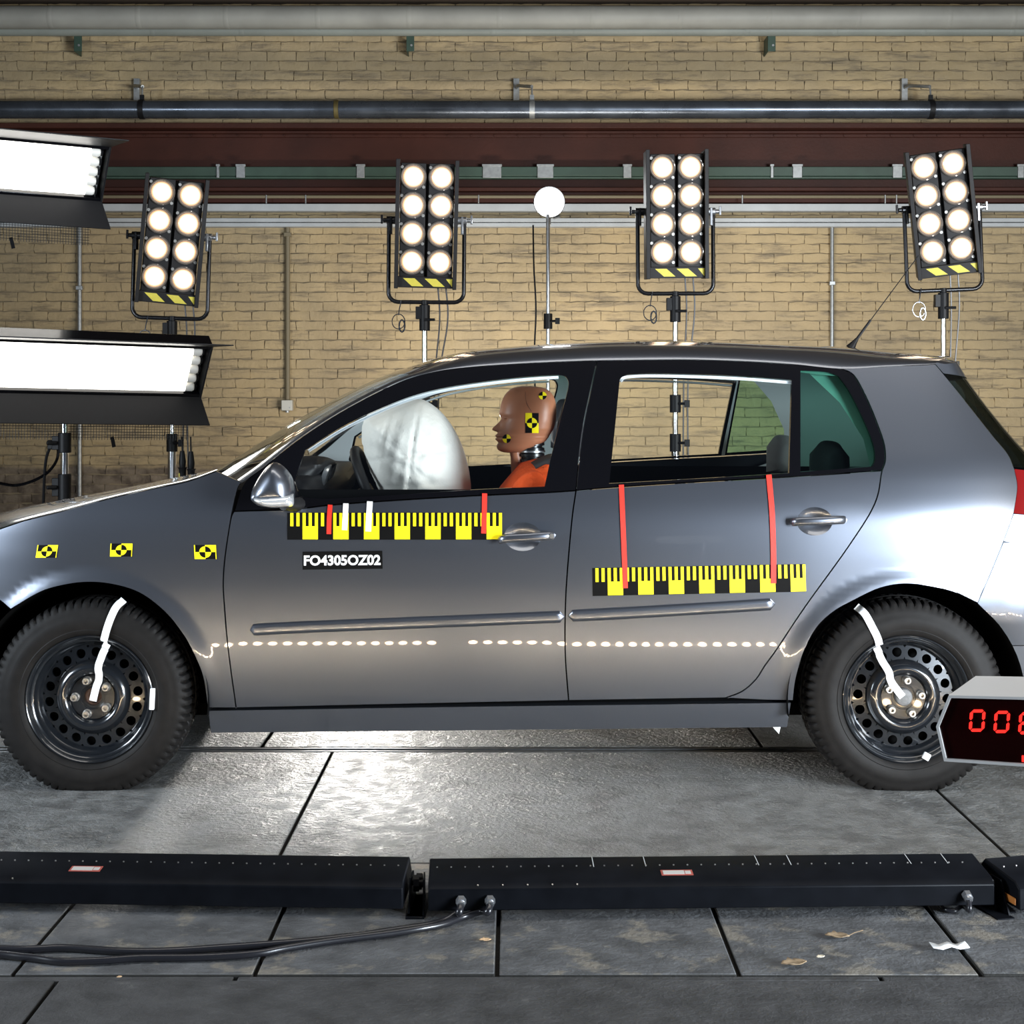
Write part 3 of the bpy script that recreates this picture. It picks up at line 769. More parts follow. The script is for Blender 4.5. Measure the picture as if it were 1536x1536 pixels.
# small white label hanging under the sill
a, b_, c_ = SP(1161,1093), SP(1174,1091), SP(1171,1104)
g = G(); d = Vector((0,.03,0)); e = Vector((0,.0015,0)); g.add([a+d, b_+d, c_+d, a+d+e, b_+d+e, c_+d+e], [(0,1,2),(5,4,3),(0,3,4,1),(1,4,5,2),(2,5,3,0)]); g.obj('white_tag', M_tape, car, origin=CAR_O)

# ------------------------------------------------------------------ cushions: an outline in x z, blown up in y
def pillow(lp, Yc, tf, tb, step=0.02, pw=0.5, dmax=None, fn=None):
    lp = resample(lp, step); V, F, be = cdt(lp, (), step)
    d = edist(V, lp); D = dmax or d.max(); k = np.clip(d/D, 0, 1); h = (1-(1-k)**2)**pw
    n = len(V); g = G()
    if fn is not None: ex = fn(V, h)
    else: ex = np.zeros(n)
    vs = [(V[i,0], Yc-(tf+ex[i])*h[i]-.0005, V[i,1]) for i in range(n)]+[(V[i,0], Yc+tb*h[i]+.0005, V[i,1]) for i in range(n)]
    fs = [tuple(int(i) for i in f) for f in F]+[tuple(int(i)+n for i in f[::-1]) for f in F]+[(int(b), int(a), int(a)+n, int(b)+n) for a, b in be]
    return g.add(vs, fs)
def pxl(lp, Y): return [np.array((P(x, y, Y).x, P(x, y, Y).z)) for x, y in lp]
# wing mirrors
MIR = loop([(376,745),(380,730),(392,710),(404,697),(414,693.5),(426,700),(438,715),(442,731),(442.5,742)],[(442.5,742),(441,756),(430,759.5),(408,760.5),(390,759.5),(378,752),(376,745)])
LEN = loop([(380,743.5),(400,742),(442.5,739.5)],[(442.5,739.5),(442,757),(430,759.5),(410,760.5),(397,758),(386,752),(380,743.5)])
for side in (0, 1):
    Ym = -0.10
    g = pillow(pxl(MIR, Ym), Ym, .075, .085, .008); gl_ = pillow(pxl(LEN, Ym), Ym-.03, .052, .02, .007)
    arm = G(); a = P(425,757,-.06); b_ = P(452,757,.02); arm.tube([a, (a+b_)/2, b_], [.018,.022,.026], 12)
    for q in (g, gl_, arm):
        if side: q.v = [(x, 2*CARC-y, z) for x, y, z in q.v]
    m = g.obj('wing_mirror', M_paint, car, origin=CAR_O, angle=75)
    gl_.obj('indicator_lens', M_lens_clear, m, origin=CAR_O, angle=75, label='clear indicator lens along the mirror foot'); arm.obj('mirror_arm', M_black, m, origin=CAR_O)

# ------------------------------------------------------------------ inside the car
def pbox(lp, y0, y1, r=.03, step=.025):
    Yc = (y0+y1)/2; t = (y1-y0)/2
    return pillow([np.array(p) for p in lp], Yc, t, t, step, 0.28, r)
def seat(name, x, yc, wd, lean=.22):
    bk = [(x+.0,.50),(x+.03,.62),(x+.10,.86),(x+.135,1.0),(x+.17,1.03),(x+.215,1.01),(x+.21,.86),(x+.16,.6),(x+.14,.46)]
    g = pbox(cr(bk+[bk[0]], 4)[:-1], yc-wd/2, yc+wd/2); o = g.obj(name, M_seat, car, origin=CAR_O, angle=80)
    cu = [(x-.42,.50),(x-.44,.46),(x-.42,.38),(x+.12,.36),(x+.14,.44),(x+.05,.48),(x-.2,.50)]
    g = pbox(cu, yc-wd/2, yc+wd/2); g.obj('seat_cushion', M_seat, o, origin=CAR_O, angle=80)
    hr = [(x+.150,1.055),(x+.155,1.16),(x+.175,1.235),(x+.205,1.25),(x+.235,1.235),(x+.245,1.15),(x+.24,1.06),(x+.2,1.04)]
    g = pbox(cr(hr+[hr[0]], 4)[:-1], yc-.13, yc+.13); g.obj('headrest', M_seat, o, origin=CAR_O, angle=80)
    for dy in (-.06,.06): G().cyl((x+.2, yc+dy, .98), (x+.2, yc+dy, 1.08), .006, 8).obj('headrest_post', M_chrome, o, origin=CAR_O)
    return o
seat('front_seat', .005, .49, .48); seat('front_seat', .005, 1.23, .48)
bk = [(.93,.45),(.99,.72),(1.05,.93),(1.09,.955),(1.13,.94),(1.13,.7),(1.08,.42)]
g = pbox(cr(bk+[bk[0]], 4)[:-1], .2, 1.52); rb = g.obj('rear_bench', M_seat, car, origin=CAR_O, angle=80)
g = pbox([(.5,.46),(.48,.36),(1.0,.33),(1.02,.42)], .2, 1.52); g.obj('seat_cushion', M_seat, rb, origin=CAR_O)
for yc, m, q in ((.47, M_seat, .0), (1.25, M_seat_light, -.02)):
    hr = [(1.045+q,.955),(1.05+q,1.04),(1.075+q,1.095),(1.11+q,1.105),(1.15+q,1.09),(1.17+q,1.03),(1.165+q,.955)]
    g = pbox(cr(hr+[hr[0]], 4)[:-1], yc-.15, yc+.15); g.obj('headrest', m, rb, origin=CAR_O, angle=80)
# dashboard, wheel, column
da = [(-1.12,.96),(-.95,1.0),(-.80,1.012),(-.70,1.018),(-.645,1.0),(-.62,.94),(-.66,.84),(-.60,.74),(-.66,.60),(-1.12,.60)]
g = pbox(da, .14, 1.58, .04, .03); dash = g.obj('dashboard', M_black, car, origin=CAR_O, angle=50)
ib = [(-.86,1.0),(-.76,1.045),(-.68,1.05),(-.635,1.04),(-.62,1.02),(-.66,.98),(-.68,.92),(-.86,.92)]
g = pbox(cr(ib+[ib[0]], 3)[:-1], .30, .68, .05, .02); g.obj('instrument_hood', M_black, dash, origin=CAR_O, angle=80)
for dy in (.42,.56): G().cyl((-.655,dy,.985), (-.640,dy,.98), .045, 24).obj('dial', M_metal, dash, origin=CAR_O)
ctr = Vector((-.478, .49, .905)); tilt = math.radians(24)
e1 = Vector((-math.sin(tilt), 0, math.cos(tilt))); e2 = Vector((0,1,0)); ax_ = e1.cross(e2)
g = G(); g.tube([ctr+(e1*math.cos(a)+e2*math.sin(a))*.180 for a in np.linspace(0, 2*PI, 48, endpoint=False)], .0175, 12, closed=True)
sw = g.obj('steering_wheel', M_black, car, origin=CAR_O)
g = G()
for a in (PI/2, -PI/2, PI): g.tube([ctr+Vector((-.03,0,-.01)), ctr+(e1*math.cos(a)+e2*math.sin(a))*.17], [.03,.016], 10)
g.tube([ctr, ctr+Vector((-.2,0,-.09))], [.055,.04], 16); g.obj('steering_column', M_black, sw, origin=CAR_O)
# the open airbag
AB = [(543,660),(544,638),(551,622),(570,612),(597,604.5),(620,599.5),(636,600),(654,611),(669,626),(682,645),(693,668),(701,694),(705,715),(706,738),(698,758),(672,778),(640,785),(606,776),(580,756),(563,722),(551,693)]
def puff(V, h):
    cx, cz = V[:,0].mean(), V[:,1].mean(); a = np.arctan2(V[:,1]-cz, V[:,0]-cx)
    return .012*np.abs(np.sin(a*4.0))*(1-h*.7)-.010*np.exp(-((V[:,0]-cx+.005-.12*(V[:,1]-cz))/.006)**2)-.009*np.exp(-((V[:,1]-cz-.03-.15*(V[:,0]-cx))/.006)**2)-.008*np.exp(-((V[:,1]-cz+.07-.1*(V[:,0]-cx))/.006)**2)-.008*np.exp(-((V[:,0]-cx+.12-.25*(V[:,1]-cz))/.006)**2)-.004*np.sin(V[:,0]*90+V[:,1]*40)*np.sin(V[:,1]*70-V[:,0]*30)
g = pillow(pxl(cr(AB+[AB[0]], 4)[:-1], .49), .49, .27, .27, .007, .5, None, puff)
M_bag = mat('white_airbag_cloth', (.70,.68,.63), .75, bump=.35, bscale=40, bdist=.010, var=.03, vscale=10)
tag(g.obj('airbag', M_bag, None, angle=80), 'inflated white airbag bulging from the steering wheel inside the car', 'airbag')
# ------------------------------------------------------------------ the test dummy in the driver's seat
DY = .47
def pxd(x, y): p = P(x, y, DY); return p.x, p.z
prof = [ # row, face front, back, half width, nose
 (579.2,784,797,.012,0),(581,772,812,.036,0),(585,764,822,.052,0),(592,757.5,829,.064,0),(600,753.5,832.5,.072,0),(608,751,834,.076,0),(616,749.5,834.5,.078,0),
 (621,748.8,834.5,.078,0),(625,750.5,834.3,.077,0),(628,751.8,834,.0765,.3),(632,751,833.4,.076,1.6),(636,750,832.6,.075,4.5),(640,749.5,831.5,.074,8.5),(643,749,830.5,.073,10.5),(645.5,748,829,.071,9.0),
 (648,747.5,827.5,.069,2.0),(650.5,746,826,.067,0.3),(653.5,742.5,824,.065,0),(655.8,745.0,823,.064,0),(658.3,742.8,821,.062,0),(661,744.8,819,.060,0),(664,747.3,815,.057,0),(668,745,808,.053,0),(672,745.5,798,.049,0),(675.5,748,789,.042,0),(678,754,782,.030,0),(679,761,776,.012,0)]
rows = []; NA = 96
for (py, xf, xb, hw, nose) in cr(prof, 3):
    x0, z = pxd(xf, py); x1, _ = pxd(xb, py); row = []
    cx = x0+(x1-x0)*.60
    for k in range(NA):
        a = 2*PI*k/NA; c, s_ = math.cos(a), math.sin(a)
        y = hw*math.copysign(abs(s_)**.88, s_)
        if c < 0:
            x = cx+(x0-cx)*abs(c)**.80
            x -= nose*.0023*math.exp(-(y/.0125)**2)
            if 620 < py < 634: x += .010*math.exp(-((abs(y)-.032)/.014)**2)*math.exp(-((py-627)/3.5)**2)     # eye hollows
            if 652 < py < 661: x += .0*y
        else: x = cx+(x1-cx)*abs(c)**.80
        row.append((x, DY+y, z))
    rows.append(row)
dummy = thing('crash_test_dummy', 'crash test dummy with tan head and orange shirt, sitting in the driver seat', 'dummy', (.05, DY, .0))
DO = (.05, DY, 0)
g = G(); g.grid(rows, closed=True); g.add(rows[0], [tuple(range(NA))]); g.add(rows[-1], [tuple(range(NA))[::-1]])
head = g.obj('head', M_skin, dummy, origin=DO, angle=80)
# closed lids and lips as soft ridges
for sy in (-1, 1):
    x, z = pxd(755.5, 626.5); g = G(); g.tube(cr([(x+.004, DY+sy*.018, z), (x+.001, DY+sy*.026, z+.0028), (x+.003, DY+sy*.036, z+.0028), (x+.012, DY+sy*.046, z)], 3), [.002,.004,.0055,.0062,.0065,.0065,.006,.005,.0035,.002], 10)
    g.obj('eyelid', M_skin, head, origin=DO)
g = G(); x, z = pxd(744.6, 655.8); g.tube([(x+.018, DY-.026, z-.001), (x+.004, DY-.012, z), (x+.001, DY, z), (x+.004, DY+.012, z), (x+.018, DY+.026, z-.001)], [.0008,.0016,.0018,.0016,.0008], 6); g.obj('mouth_line', mat('dark_lip', (.16,.06,.035), .5), head, origin=DO)
# skull-cap seam
def head_pt(px_, py_, off=0.0):
    i = max(1, min(len(prof)-1, next((k for k, p in enumerate(prof) if p[0] >= py_), len(prof)-1))); a, b = prof[i-1], prof[i]
    t = (py_-a[0])/(b[0]-a[0]); xf, xb, hw = [a[j]+(b[j]-a[j])*t for j in (1,2,3)]
    x0, z = pxd(xf, py_); x1, _ = pxd(xb, py_); x, _ = pxd(px_, py_); cx = x0+(x1-x0)*.6
    u = min(.999, abs(x-cx)/abs((x0 if x < cx else x1)-cx)); c = u**(1/.80); s_ = math.sqrt(max(0, 1-c*c))
    # the pixel ray meets the head nearer than DY: slide x accordingly
    return Vector((x, DY-hw*s_**.88-off, z))
def head_at(px_, py_, off=.0):
    p = head_pt(px_, py_, off)
    for _ in range(5):
        d = p.y-CAM.y; xx = (px_-768)*d/FOC; zz = CAM.z-(py_-HOR)*d/FOC
        qx = 768+xx*FOC/(DY-CAM.y); qy = HOR+(CAM.z-zz)*FOC/(DY-CAM.y); p = head_pt(qx, min(max(qy, 580), 678.5), off)
    return p
def head_marker(cx, cy, w_, h_, rect):
    g = G(); N = 6
    def pt(a, b, off): return head_at(cx+a*w_/2, cy+b*h_/2, off)
    def patch(a0, a1, b0, b1, mi):
        g.grid([[pt(a0+(a1-a0)*i/N, b0+(b1-b0)*j/N, .0016) for i in range(N+1)] for j in range(N+1)], mi)
    r = .78 if rect else 1.0
    for sx, sy in ((-1,-1),(1,-1),(1,1),(-1,1)):
        bq = sx*sy < 0
        if rect: patch(0, sx, 0, sy, 0 if bq else 1)
        k = 10; asp = h_/w_ if rect else 1.0
        g.add([pt(0,0,.0028)]+[pt(sx*r*math.cos(PI/2*i/k), sy*r*math.sin(PI/2*i/k)*(1/asp if rect else 1), .0028) for i in range(k+1)], [(0,i+1,i+2) for i in range(k)], 1 if bq else 0)
    return g.obj('target_marker', [M_bprint, M_yellow], head, origin=DO, recalc=False)
head_marker(798,634.5,20,30,True); head_marker(814,593.5,12,11.5,False); head_marker(760,658,12.5,13,False)
seam = [head_at(790,581.5,.0), head_at(788,590,.0), head_at(790,605,.0), head_at(797,617,.0)]
g = G(); g.tube(cr([tuple(p) for p in seam], 5), .0011, 6); g.obj('skull_seam', mat('dark_seam', (.13,.05,.03), .6), head, origin=DO)
# rubber neck with discs
M_rub = mat('black_rubber_neck', (.006,.006,.007), .3)
nx, nz0 = pxd(798, 654)[0], pxd(798, 652)[1]; nx1, nz1 = pxd(792, 702)
pr = []
for k in range(6):
    z0 = nz1+(nz0-nz1)*k/6.0; dz = (nz0-nz1)/6.0
    pr += [(z0, .036), (z0+dz*.12, .044), (z0+dz*.62, .044), (z0+dz*.75, .036)]
g = G(); g.lathe(pr+[(nz0, .044)], 32, c=(nx, DY, 0), axis='z'); neck = g.obj('neck', M_rub, dummy, origin=DO, angle=30)
for f in (.50,):
    z = nz1+(nz0-nz1)*f; g = G(); g.lathe([(z-.003,.03),(z-.003,.0465),(z+.003,.0465),(z+.003,.03)], 32, c=(nx, DY, 0), axis='z'); g.obj('neck_disc', M_metal, neck, origin=DO, angle=30)
x, z = pxd(770, 680); x2, z2 = pxd(778, 700); g = G(); g.tube([(x+.006, DY, z+.02), (x+.01, DY, z-.01), (x2, DY, z2-.02)], [.022,.020,.026], 16); g.obj('throat', M_skin, dummy, origin=DO)
# shirt, sleeves and body
def torso(secs, m, name, nk=48, fold=0.0):
    rows = []
    for (z, cx, hx, hy, sk) in secs:
        row = []
        for k in range(nk):
            a = 2*PI*k/nk; c, s_ = math.cos(a), math.sin(a); f = 1+fold*math.sin(a*7+z*40)
            y = hy*math.copysign(abs(s_)**.8, s_)*f; x = cx+hx*math.copysign(abs(c)**.85, c)*f
            row.append((x, DY+y, z+sk*(c)-.10*max(0, abs(y)-.10)))
        rows.append(row)
    g = G(); g.grid(rows, closed=True); g.add(rows[0], [tuple(range(nk))[::-1]]); g.add(rows[-1], [tuple(range(nk))])
    return g
ts = [(.48,.02,.15,.17,0),(.60,.03,.148,.18,0),(.74,.045,.148,.20,0),(.86,.055,.142,.215,.01),(.925,.062,.13,.215,.02),(.97,.07,.112,.205,.025),(1.0,.078,.092,.185,.022),(1.022,.082,.074,.15,.018),(1.037,.085,.062,.10,.015),(1.045,.086,.055,.07,.012)]
g = torso(ts, M_orange, 'shirt', fold=.012); shirt = g.obj('shirt', M_orange, dummy, origin=DO, angle=80)
m_ = shirt.modifiers.new('smooth', 'SUBSURF'); m_.levels = 1; m_.render_levels = 1
for sy in (-1, 1):
    g = G(); g.tube(cr([(.08, DY+sy*.165, .985), (.06, DY+sy*.215, .945), (.03, DY+sy*.235, .86), (-.02, DY+sy*.235, .74)], 5), [.03+.028*min(1, k/5) for k in range(16)], 20); g.obj('sleeve', M_orange, shirt, origin=DO, angle=80)
g = G(); b = [(.150,DY-.215,1.035),(.12,DY-.165,1.035),(.06,DY-.10,1.0),(0.0,DY-.03,.945),(-.05,DY+.05,.88),(-.08,DY+.13,.78),(-.07,DY+.2,.6)]
b = cr(b, 6); rows_ = []
for i, p in enumerate(b):
    t = b[min(i+1,len(b)-1)]-b[max(i-1,0)]; t = t/np.linalg.norm(t); n_ = np.cross(t, (-.5,-.6,.6)); n_ /= np.linalg.norm(n_); rows_.append([tuple(p+n_*.022+np.array((-.004,-.006,.012))), tuple(p-n_*.022+np.array((-.004,-.006,.012)))])
g.grid(rows_); sb = g.obj('seat_belt', mat('belt_webbing', (.015,.015,.017), .6), car, origin=CAR_O); so = sb.modifiers.new('solid', 'SOLIDIFY'); so.thickness = .002
# limbs under the belt line: one skinned body
def skinned(name, joints, bones, m, parent, root=0, origin=(0,0,0), sub=2):
    me = bpy.data.meshes.new(name); o_ = Vector(origin)
    me.from_pydata([tuple(Vector(j[:3])-o_) for j in joints], bones, []); me.materials.append(m)
    o = bpy.data.objects.new(name, me); COL.objects.link(o); o.parent = parent
    sk = o.modifiers.new('skin', 'SKIN'); sk.use_smooth_shade = True
    assert len(me.skin_vertices)
    for i, j in enumerate(joints): me.skin_vertices[0].data[i].radius = (j[3], j[3]); me.skin_vertices[0].data[i].use_root = (i == root)
    ss = o.modifiers.new('sub', 'SUBSURF'); ss.levels = sub; ss.render_levels = sub
    return o
J = [(.05,DY,.52,.10),(.06,DY,.70,.105),(.075,DY,.90,.095)]; B = [(0,1),(1,2)]
for sy in (-1, 1):
    n0 = len(J)
    J += [(.06,DY+sy*.19,.925,.05),(-.03,DY+sy*.225,.70,.042),(-.20,DY+sy*.17,.60,.034),(-.27,DY+sy*.155,.585,.026),(-.31,DY+sy*.150,.575,.030)]
    B += [(2,n0),(n0,n0+1),(n0+1,n0+2),(n0+2,n0+3),(n0+3,n0+4)]
    for f in range(4):
        m0 = len(J); L = (.062,.072,.068,.055)[f]; yy = DY+sy*(.172-.016*f)
        J += [(-.34,yy,.572,.009),(-.34-L*.5,yy,.562,.0085),(-.34-L*.85,yy,.535,.007)]; B += [(n0+4,m0),(m0,m0+1),(m0+1,m0+2)]
    m0 = len(J); J += [(-.30,DY+sy*.118,.575,.010),(-.335,DY+sy*.105,.562,.008)]; B += [(n0+4,m0),(m0,m0+1)]
    m0 = len(J); J += [(-.02,DY+sy*.10,.51,.085),(-.42,DY+sy*.13,.58,.062),(-.66,DY+sy*.13,.38,.045),(-.74,DY+sy*.13,.27,.036),(-.84,DY+sy*.14,.27,.034)]
    B += [(0,m0),(m0,m0+1),(m0+1,m0+2),(m0+2,m0+3),(m0+3,m0+4)]
skinned('body', J, B, M_skin, dummy, 0, DO, 1)
# ------------------------------------------------------------------ hall: slab floor, brick wall, ceiling
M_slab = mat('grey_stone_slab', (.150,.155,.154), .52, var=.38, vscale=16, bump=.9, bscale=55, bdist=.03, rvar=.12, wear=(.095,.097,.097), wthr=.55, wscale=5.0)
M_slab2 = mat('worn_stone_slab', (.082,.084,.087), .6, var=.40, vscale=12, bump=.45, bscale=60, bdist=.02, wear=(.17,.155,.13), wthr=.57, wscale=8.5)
M_slab3 = mat('dimmed_stone_slab', (.044,.044,.045), .6, var=.40, vscale=12, bump=.45, bscale=60, bdist=.02, wear=(.13,.125,.115), wthr=.67, wscale=12)  # front-row stone painted darker to stand in for light falloff
M_dirt = mat('joint_dirt', (.016,.015,.013), .95, bump=.5, bscale=90, bdist=.01)
floor = G().box((0, 0, -.065), (20, 20, .10)).obj('floor', M_dirt, smooth=False); floor['kind'] = 'structure'
def slab(x0, x1, y0, y1, m, dz=0.0, gap=.0045):
    g = G(); nx = max(1, min(3, int((x1-x0)/.5))); rnd = lambda s_: random.uniform(-s_, s_)
    top = [[(x0+gap+(x1-x0-2*gap)*i/nx+(rnd(.002) if 0 < i < nx else 0), y, dz+rnd(.0012)) for i in range(nx+1)] for y in (y0+gap, (y0+y1)/2, y1-gap)]
    g.grid(top); o = len(g.v)
    ring = top[0]+[r[-1] for r in top[1:]]+top[-1][::-1][1:]+[top[1][0]]
    n = len(ring); lo_ = [(x, y, -.018) for x, y, z in ring]
    g.add(ring+lo_, [(i, n+i, n+(i+1) % n, (i+1) % n) for i in range(n)], 1)
    return g.obj('floor_slab', [m, M_dirt], floor, bevel=.004, smooth=True, angle=30)
yr = [-3.6, -1.5, -.715, .535]
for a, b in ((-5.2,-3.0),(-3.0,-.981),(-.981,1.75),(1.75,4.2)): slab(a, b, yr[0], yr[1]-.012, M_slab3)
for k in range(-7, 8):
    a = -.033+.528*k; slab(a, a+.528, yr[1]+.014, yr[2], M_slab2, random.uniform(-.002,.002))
for a, b in ((-4.2,-2.45),(-2.45,-.637),(-.637,1.36),(1.36,3.2),(3.2,5.0)): slab(a, b, yr[2], yr[3], M_slab)
y = .60
for j in range(5):
    for k in range(-3, 4): slab(k*1.8-.9+(j % 2)*.6, k*1.8+.9+(j % 2)*.6, y, y+1.5, M_slab)
    y += 1.5
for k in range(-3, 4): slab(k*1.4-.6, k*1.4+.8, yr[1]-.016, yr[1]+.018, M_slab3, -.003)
M_rail = mat('worn_steel_rail', (.20,.20,.20), .38, .85, var=.2, vscale=40)
g = G(); g.box((0, .546, -.012), (12, .012, .024)); g.box((0, .588, -.010), (12, .014, .020)); rail = g.obj('trim_1', M_rail, bevel=.002); rail['kind'] = 'structure'; rail['label'] = 'flush steel floor rail with a dark groove'

def wallmat():
    m = bpy.data.materials.new('tan_painted_brick'); m.use_nodes = True; n, l = nt(m); b = n['Principled BSDF']
    b.inputs['Roughness'].default_value = .62; b.inputs['Specular IOR Level'].default_value = .3
    g = n.new('ShaderNodeNewGeometry'); sp = n.new('ShaderNodeSeparateXYZ'); l.new(g.outputs['Position'], sp.inputs[0])
    def noise(sc, det=6, ro=.6, vec=None):
        t = n.new('ShaderNodeTexNoise'); t.inputs['Scale'].default_value = sc; t.inputs['Detail'].default_value = det; t.inputs['Roughness'].default_value = ro
        l.new(vec if vec else g.outputs['Position'], t.inputs['Vector']); return t.outputs['Fac']
    def mr(v, a, b_, c=0, d=1):
        r = n.new('ShaderNodeMapRange'); r.inputs[1].default_value = a; r.inputs[2].default_value = b_; r.inputs[3].default_value = c; r.inputs[4].default_value = d; l.new(v, r.inputs[0]); return r.outputs[0]
    def mix(f, a, b_):
        x = n.new('ShaderNodeMix'); x.data_type = 'RGBA'; l.new(f, x.inputs[0])
        for i, c in ((6, a), (7, b_)):
            if isinstance(c, tuple): x.inputs[i].default_value = (*c, 1)
            else: l.new(c, x.inputs[i])
        return x.outputs[2]
    c = mix(mr(noise(1.3), .38, .64), (.43,.325,.18), (.33,.255,.15))
    st = n.new('ShaderNodeVectorMath'); st.operation = 'MULTIPLY'; st.inputs[1].default_value = (.5, 1, 3.5); l.new(g.outputs['Position'], st.inputs[0])
    c = mix(mr(noise(4.0, 8, .7, st.outputs[0]), .52, .68, 0, .8), c, (.13,.105,.075))          # soot in streaks along the courses
    # bare, dirty plinth with a ragged edge
    ad = n.new('ShaderNodeMath'); ad.operation = 'MULTIPLY_ADD'; ad.inputs[1].default_value = .14; l.new(noise(3.0), ad.inputs[0]); l.new(sp.outputs['Z'], ad.inputs[2])
    pl = mr(ad.outputs[0], .74, .70); c2 = mix(mr(noise(9), .4, .6), (.10,.075,.055), (.21,.165,.12)); c = mix(pl, c, c2)
    l.new(c, b.inputs['Base Color'])
    bp = n.new('ShaderNodeBump'); bp.inputs['Strength'].default_value = .5; bp.inputs['Distance'].default_value = .02
    l.new(noise(22, 8, .6), bp.inputs['Height']); l.new(bp.outputs['Normal'], b.inputs['Normal'])
    return m
M_wall = wallmat()
WALLY = 8.1
wall = G().box((0, WALLY+.15, 2.35), (18, .3, 4.9)).obj('wall_back', mat('old_mortar', (.24,.19,.12), .9, var=.2, vscale=9), smooth=False); wall['kind'] = 'structure'
BL, BH = .252, .0833
def brick_mesh(i):
    g = G(); rr = random.Random(100+i); nx, nz = 5, 3; w_, h_ = BL-.003, BH-.010
    fr = []
    for z in range(nz):
        row = []
        for x in range(nx):
            ed = z in (0, nz-1)
            dy = -.022+rr.uniform(-.007,.007)+(.005 if ed else 0)+(.006 if z == 0 and rr.random() < .5 else 0)
            row.append(((x/(nx-1)-.5)*w_*(.985 if ed else 1)+rr.uniform(-.004,.004), dy, (z/(nz-1)-.5)*h_+rr.uniform(-.006,.006)))
        fr.append(row)
    g.grid(fr); ring = fr[0]+[r[-1] for r in fr[1:]]+fr[-1][::-1][1:]+[fr[1][0]]; n = len(ring)
    back = [(x*1.0, .0, z*1.02) for x, y, z in ring]
    g.add(ring+back, [(i_, n+i_, n+(i_+1) % n, (i_+1) % n) for i_ in range(n)])
    return g
bgs = [brick_mesh(i) for i in range(16)]
bms = [b.mesh('brick', M_wall, True, 50, (0,0,0), True) for b in bgs]
cells = []
for j in range(56):
    z = (j+.5)*BH
    off = (0, .5, .08, .55)[j % 4]*BL
    for k in range(-35, 36):
        cells.append((k*BL+off, z))
def px_of(x, z): d = WALLY-CAM.y; return 768+x*FOC/d, HOR+(CAM.z-z)*FOC/d
vis = []
for c in cells:
    px_, py_ = px_of(*c)
    pri = 0 if (56 < py_ < 150 and -10 < px_ < 1546) else (1 if (345 < py_ < 500 and 690 < px_ < 940) or (345 < py_ < 480 and 1110 < px_ < 1345) else 9)
    vis.append((pri, abs(px_-800), c))
vis.sort(); single = [v[2] for v in vis if v[0] < 9][:298]; sset = set(single)
for c in single:
    o = bpy.data.objects.new('brick', random.choice(bms)); COL.objects.link(o); o.parent = wall
    o.location = (c[0], WALLY+random.uniform(-.003,.003), c[1]); o.rotation_euler = (random.uniform(-.02,.02), random.uniform(-.008,.008), random.uniform(-.012,.012))
g = G()
for c in cells:
    if c in sset: continue
    b = random.choice(bgs); dy = random.uniform(-.003,.005); fl_ = 1 if random.random() < .8 else .55
    g.add([(x+c[0], WALLY+dy+y*fl_, z+c[1]) for x, y, z in b.v], b.f)
bw = g.obj('brickwork', M_wall, wall, recalc=False, angle=50); bw['kind'] = 'stuff'
M_ceil = mat('dark_ceiling', (.05,.035,.025), .9)
cl = G().box((0, 3.2, 4.72), (18, 10.2, .12)).obj('ceiling', M_ceil, smooth=False); cl['kind'] = 'structure'
for s_, nm in ((-1, 'wall_left'), (1, 'wall_right')):
    o = G().box((s_*9.1, 1.6, 2.35), (.2, 13.2, 4.9)).obj(nm, M_wall, smooth=False); o['kind'] = 'structure'

# ------------------------------------------------------------------ pipes, beam and trunking on the wall
def zat(py, Y): return CAM.z-(py-HOR)*(Y-CAM.y)/FOC
def xat(px_, Y): return (px_-768)*(Y-CAM.y)/FOC
M_gpipe = mat('grey_lagged_pipe', (.27,.265,.235), .55, var=.15, vscale=3)
M_bpipe = mat('blue_grey_steel_pipe', (.10,.115,.14), .28, .7, var=.25, vscale=4, rvar=.08)
M_beam = mat('oxide_red_beam', (.042,.011,.006), .55, spec=.25, var=.2, vscale=3, bump=.15, bscale=40)
M_green = mat('green_enamel', (.030,.060,.042), .5, var=.15, vscale=8)
M_wht = mat('white_trunking', (.42,.44,.45), .45, var=.08, vscale=5)
M_galv = mat('galvanised_steel', (.32,.33,.33), .42, .6, var=.15, vscale=30)
M_cond = mat('painted_conduit', (.17,.14,.085), .6)
def pipe(name, label, y0, y1, Y, m, joints=(), jr=1.03, jm=None, cat='pipe'):
    z0, z1 = zat(y1, Y), zat(y0, Y); r = (z1-z0)/2; zc = (z0+z1)/2
    t = thing(name, label, cat, (0, Y, zc)); g = G(); g.lathe([(-8.8, r), (8.8, r)], 28, axis='x'); g.obj('pipe_run', m, t)
    for jx in joints:
        x = xat(jx, Y); g = G(); g.lathe([(x-.02, r), (x-.016, r*jr), (x+.016, r*jr), (x+.02, r)], 28, axis='x'); g.obj('pipe_joint', jm or m, t, angle=30)
    return t, r, zc
pipe('ceiling_pipe', 'thick grey pipe running just under the ceiling', 9, 43, 7.55, M_gpipe, [78,210,341,478,614,749,888,1019,1151,1285,1421,1517], 1.012)
pipe('ceiling_pipe', 'slimmer grey-green pipe tucked behind the thick ceiling pipe', 38, 54, 7.85, mat('grey_green_pipe', (.21,.225,.20), .5, var=.1, vscale=4), [230,363,739,863,1120,1252,1384,1517], 1.02)
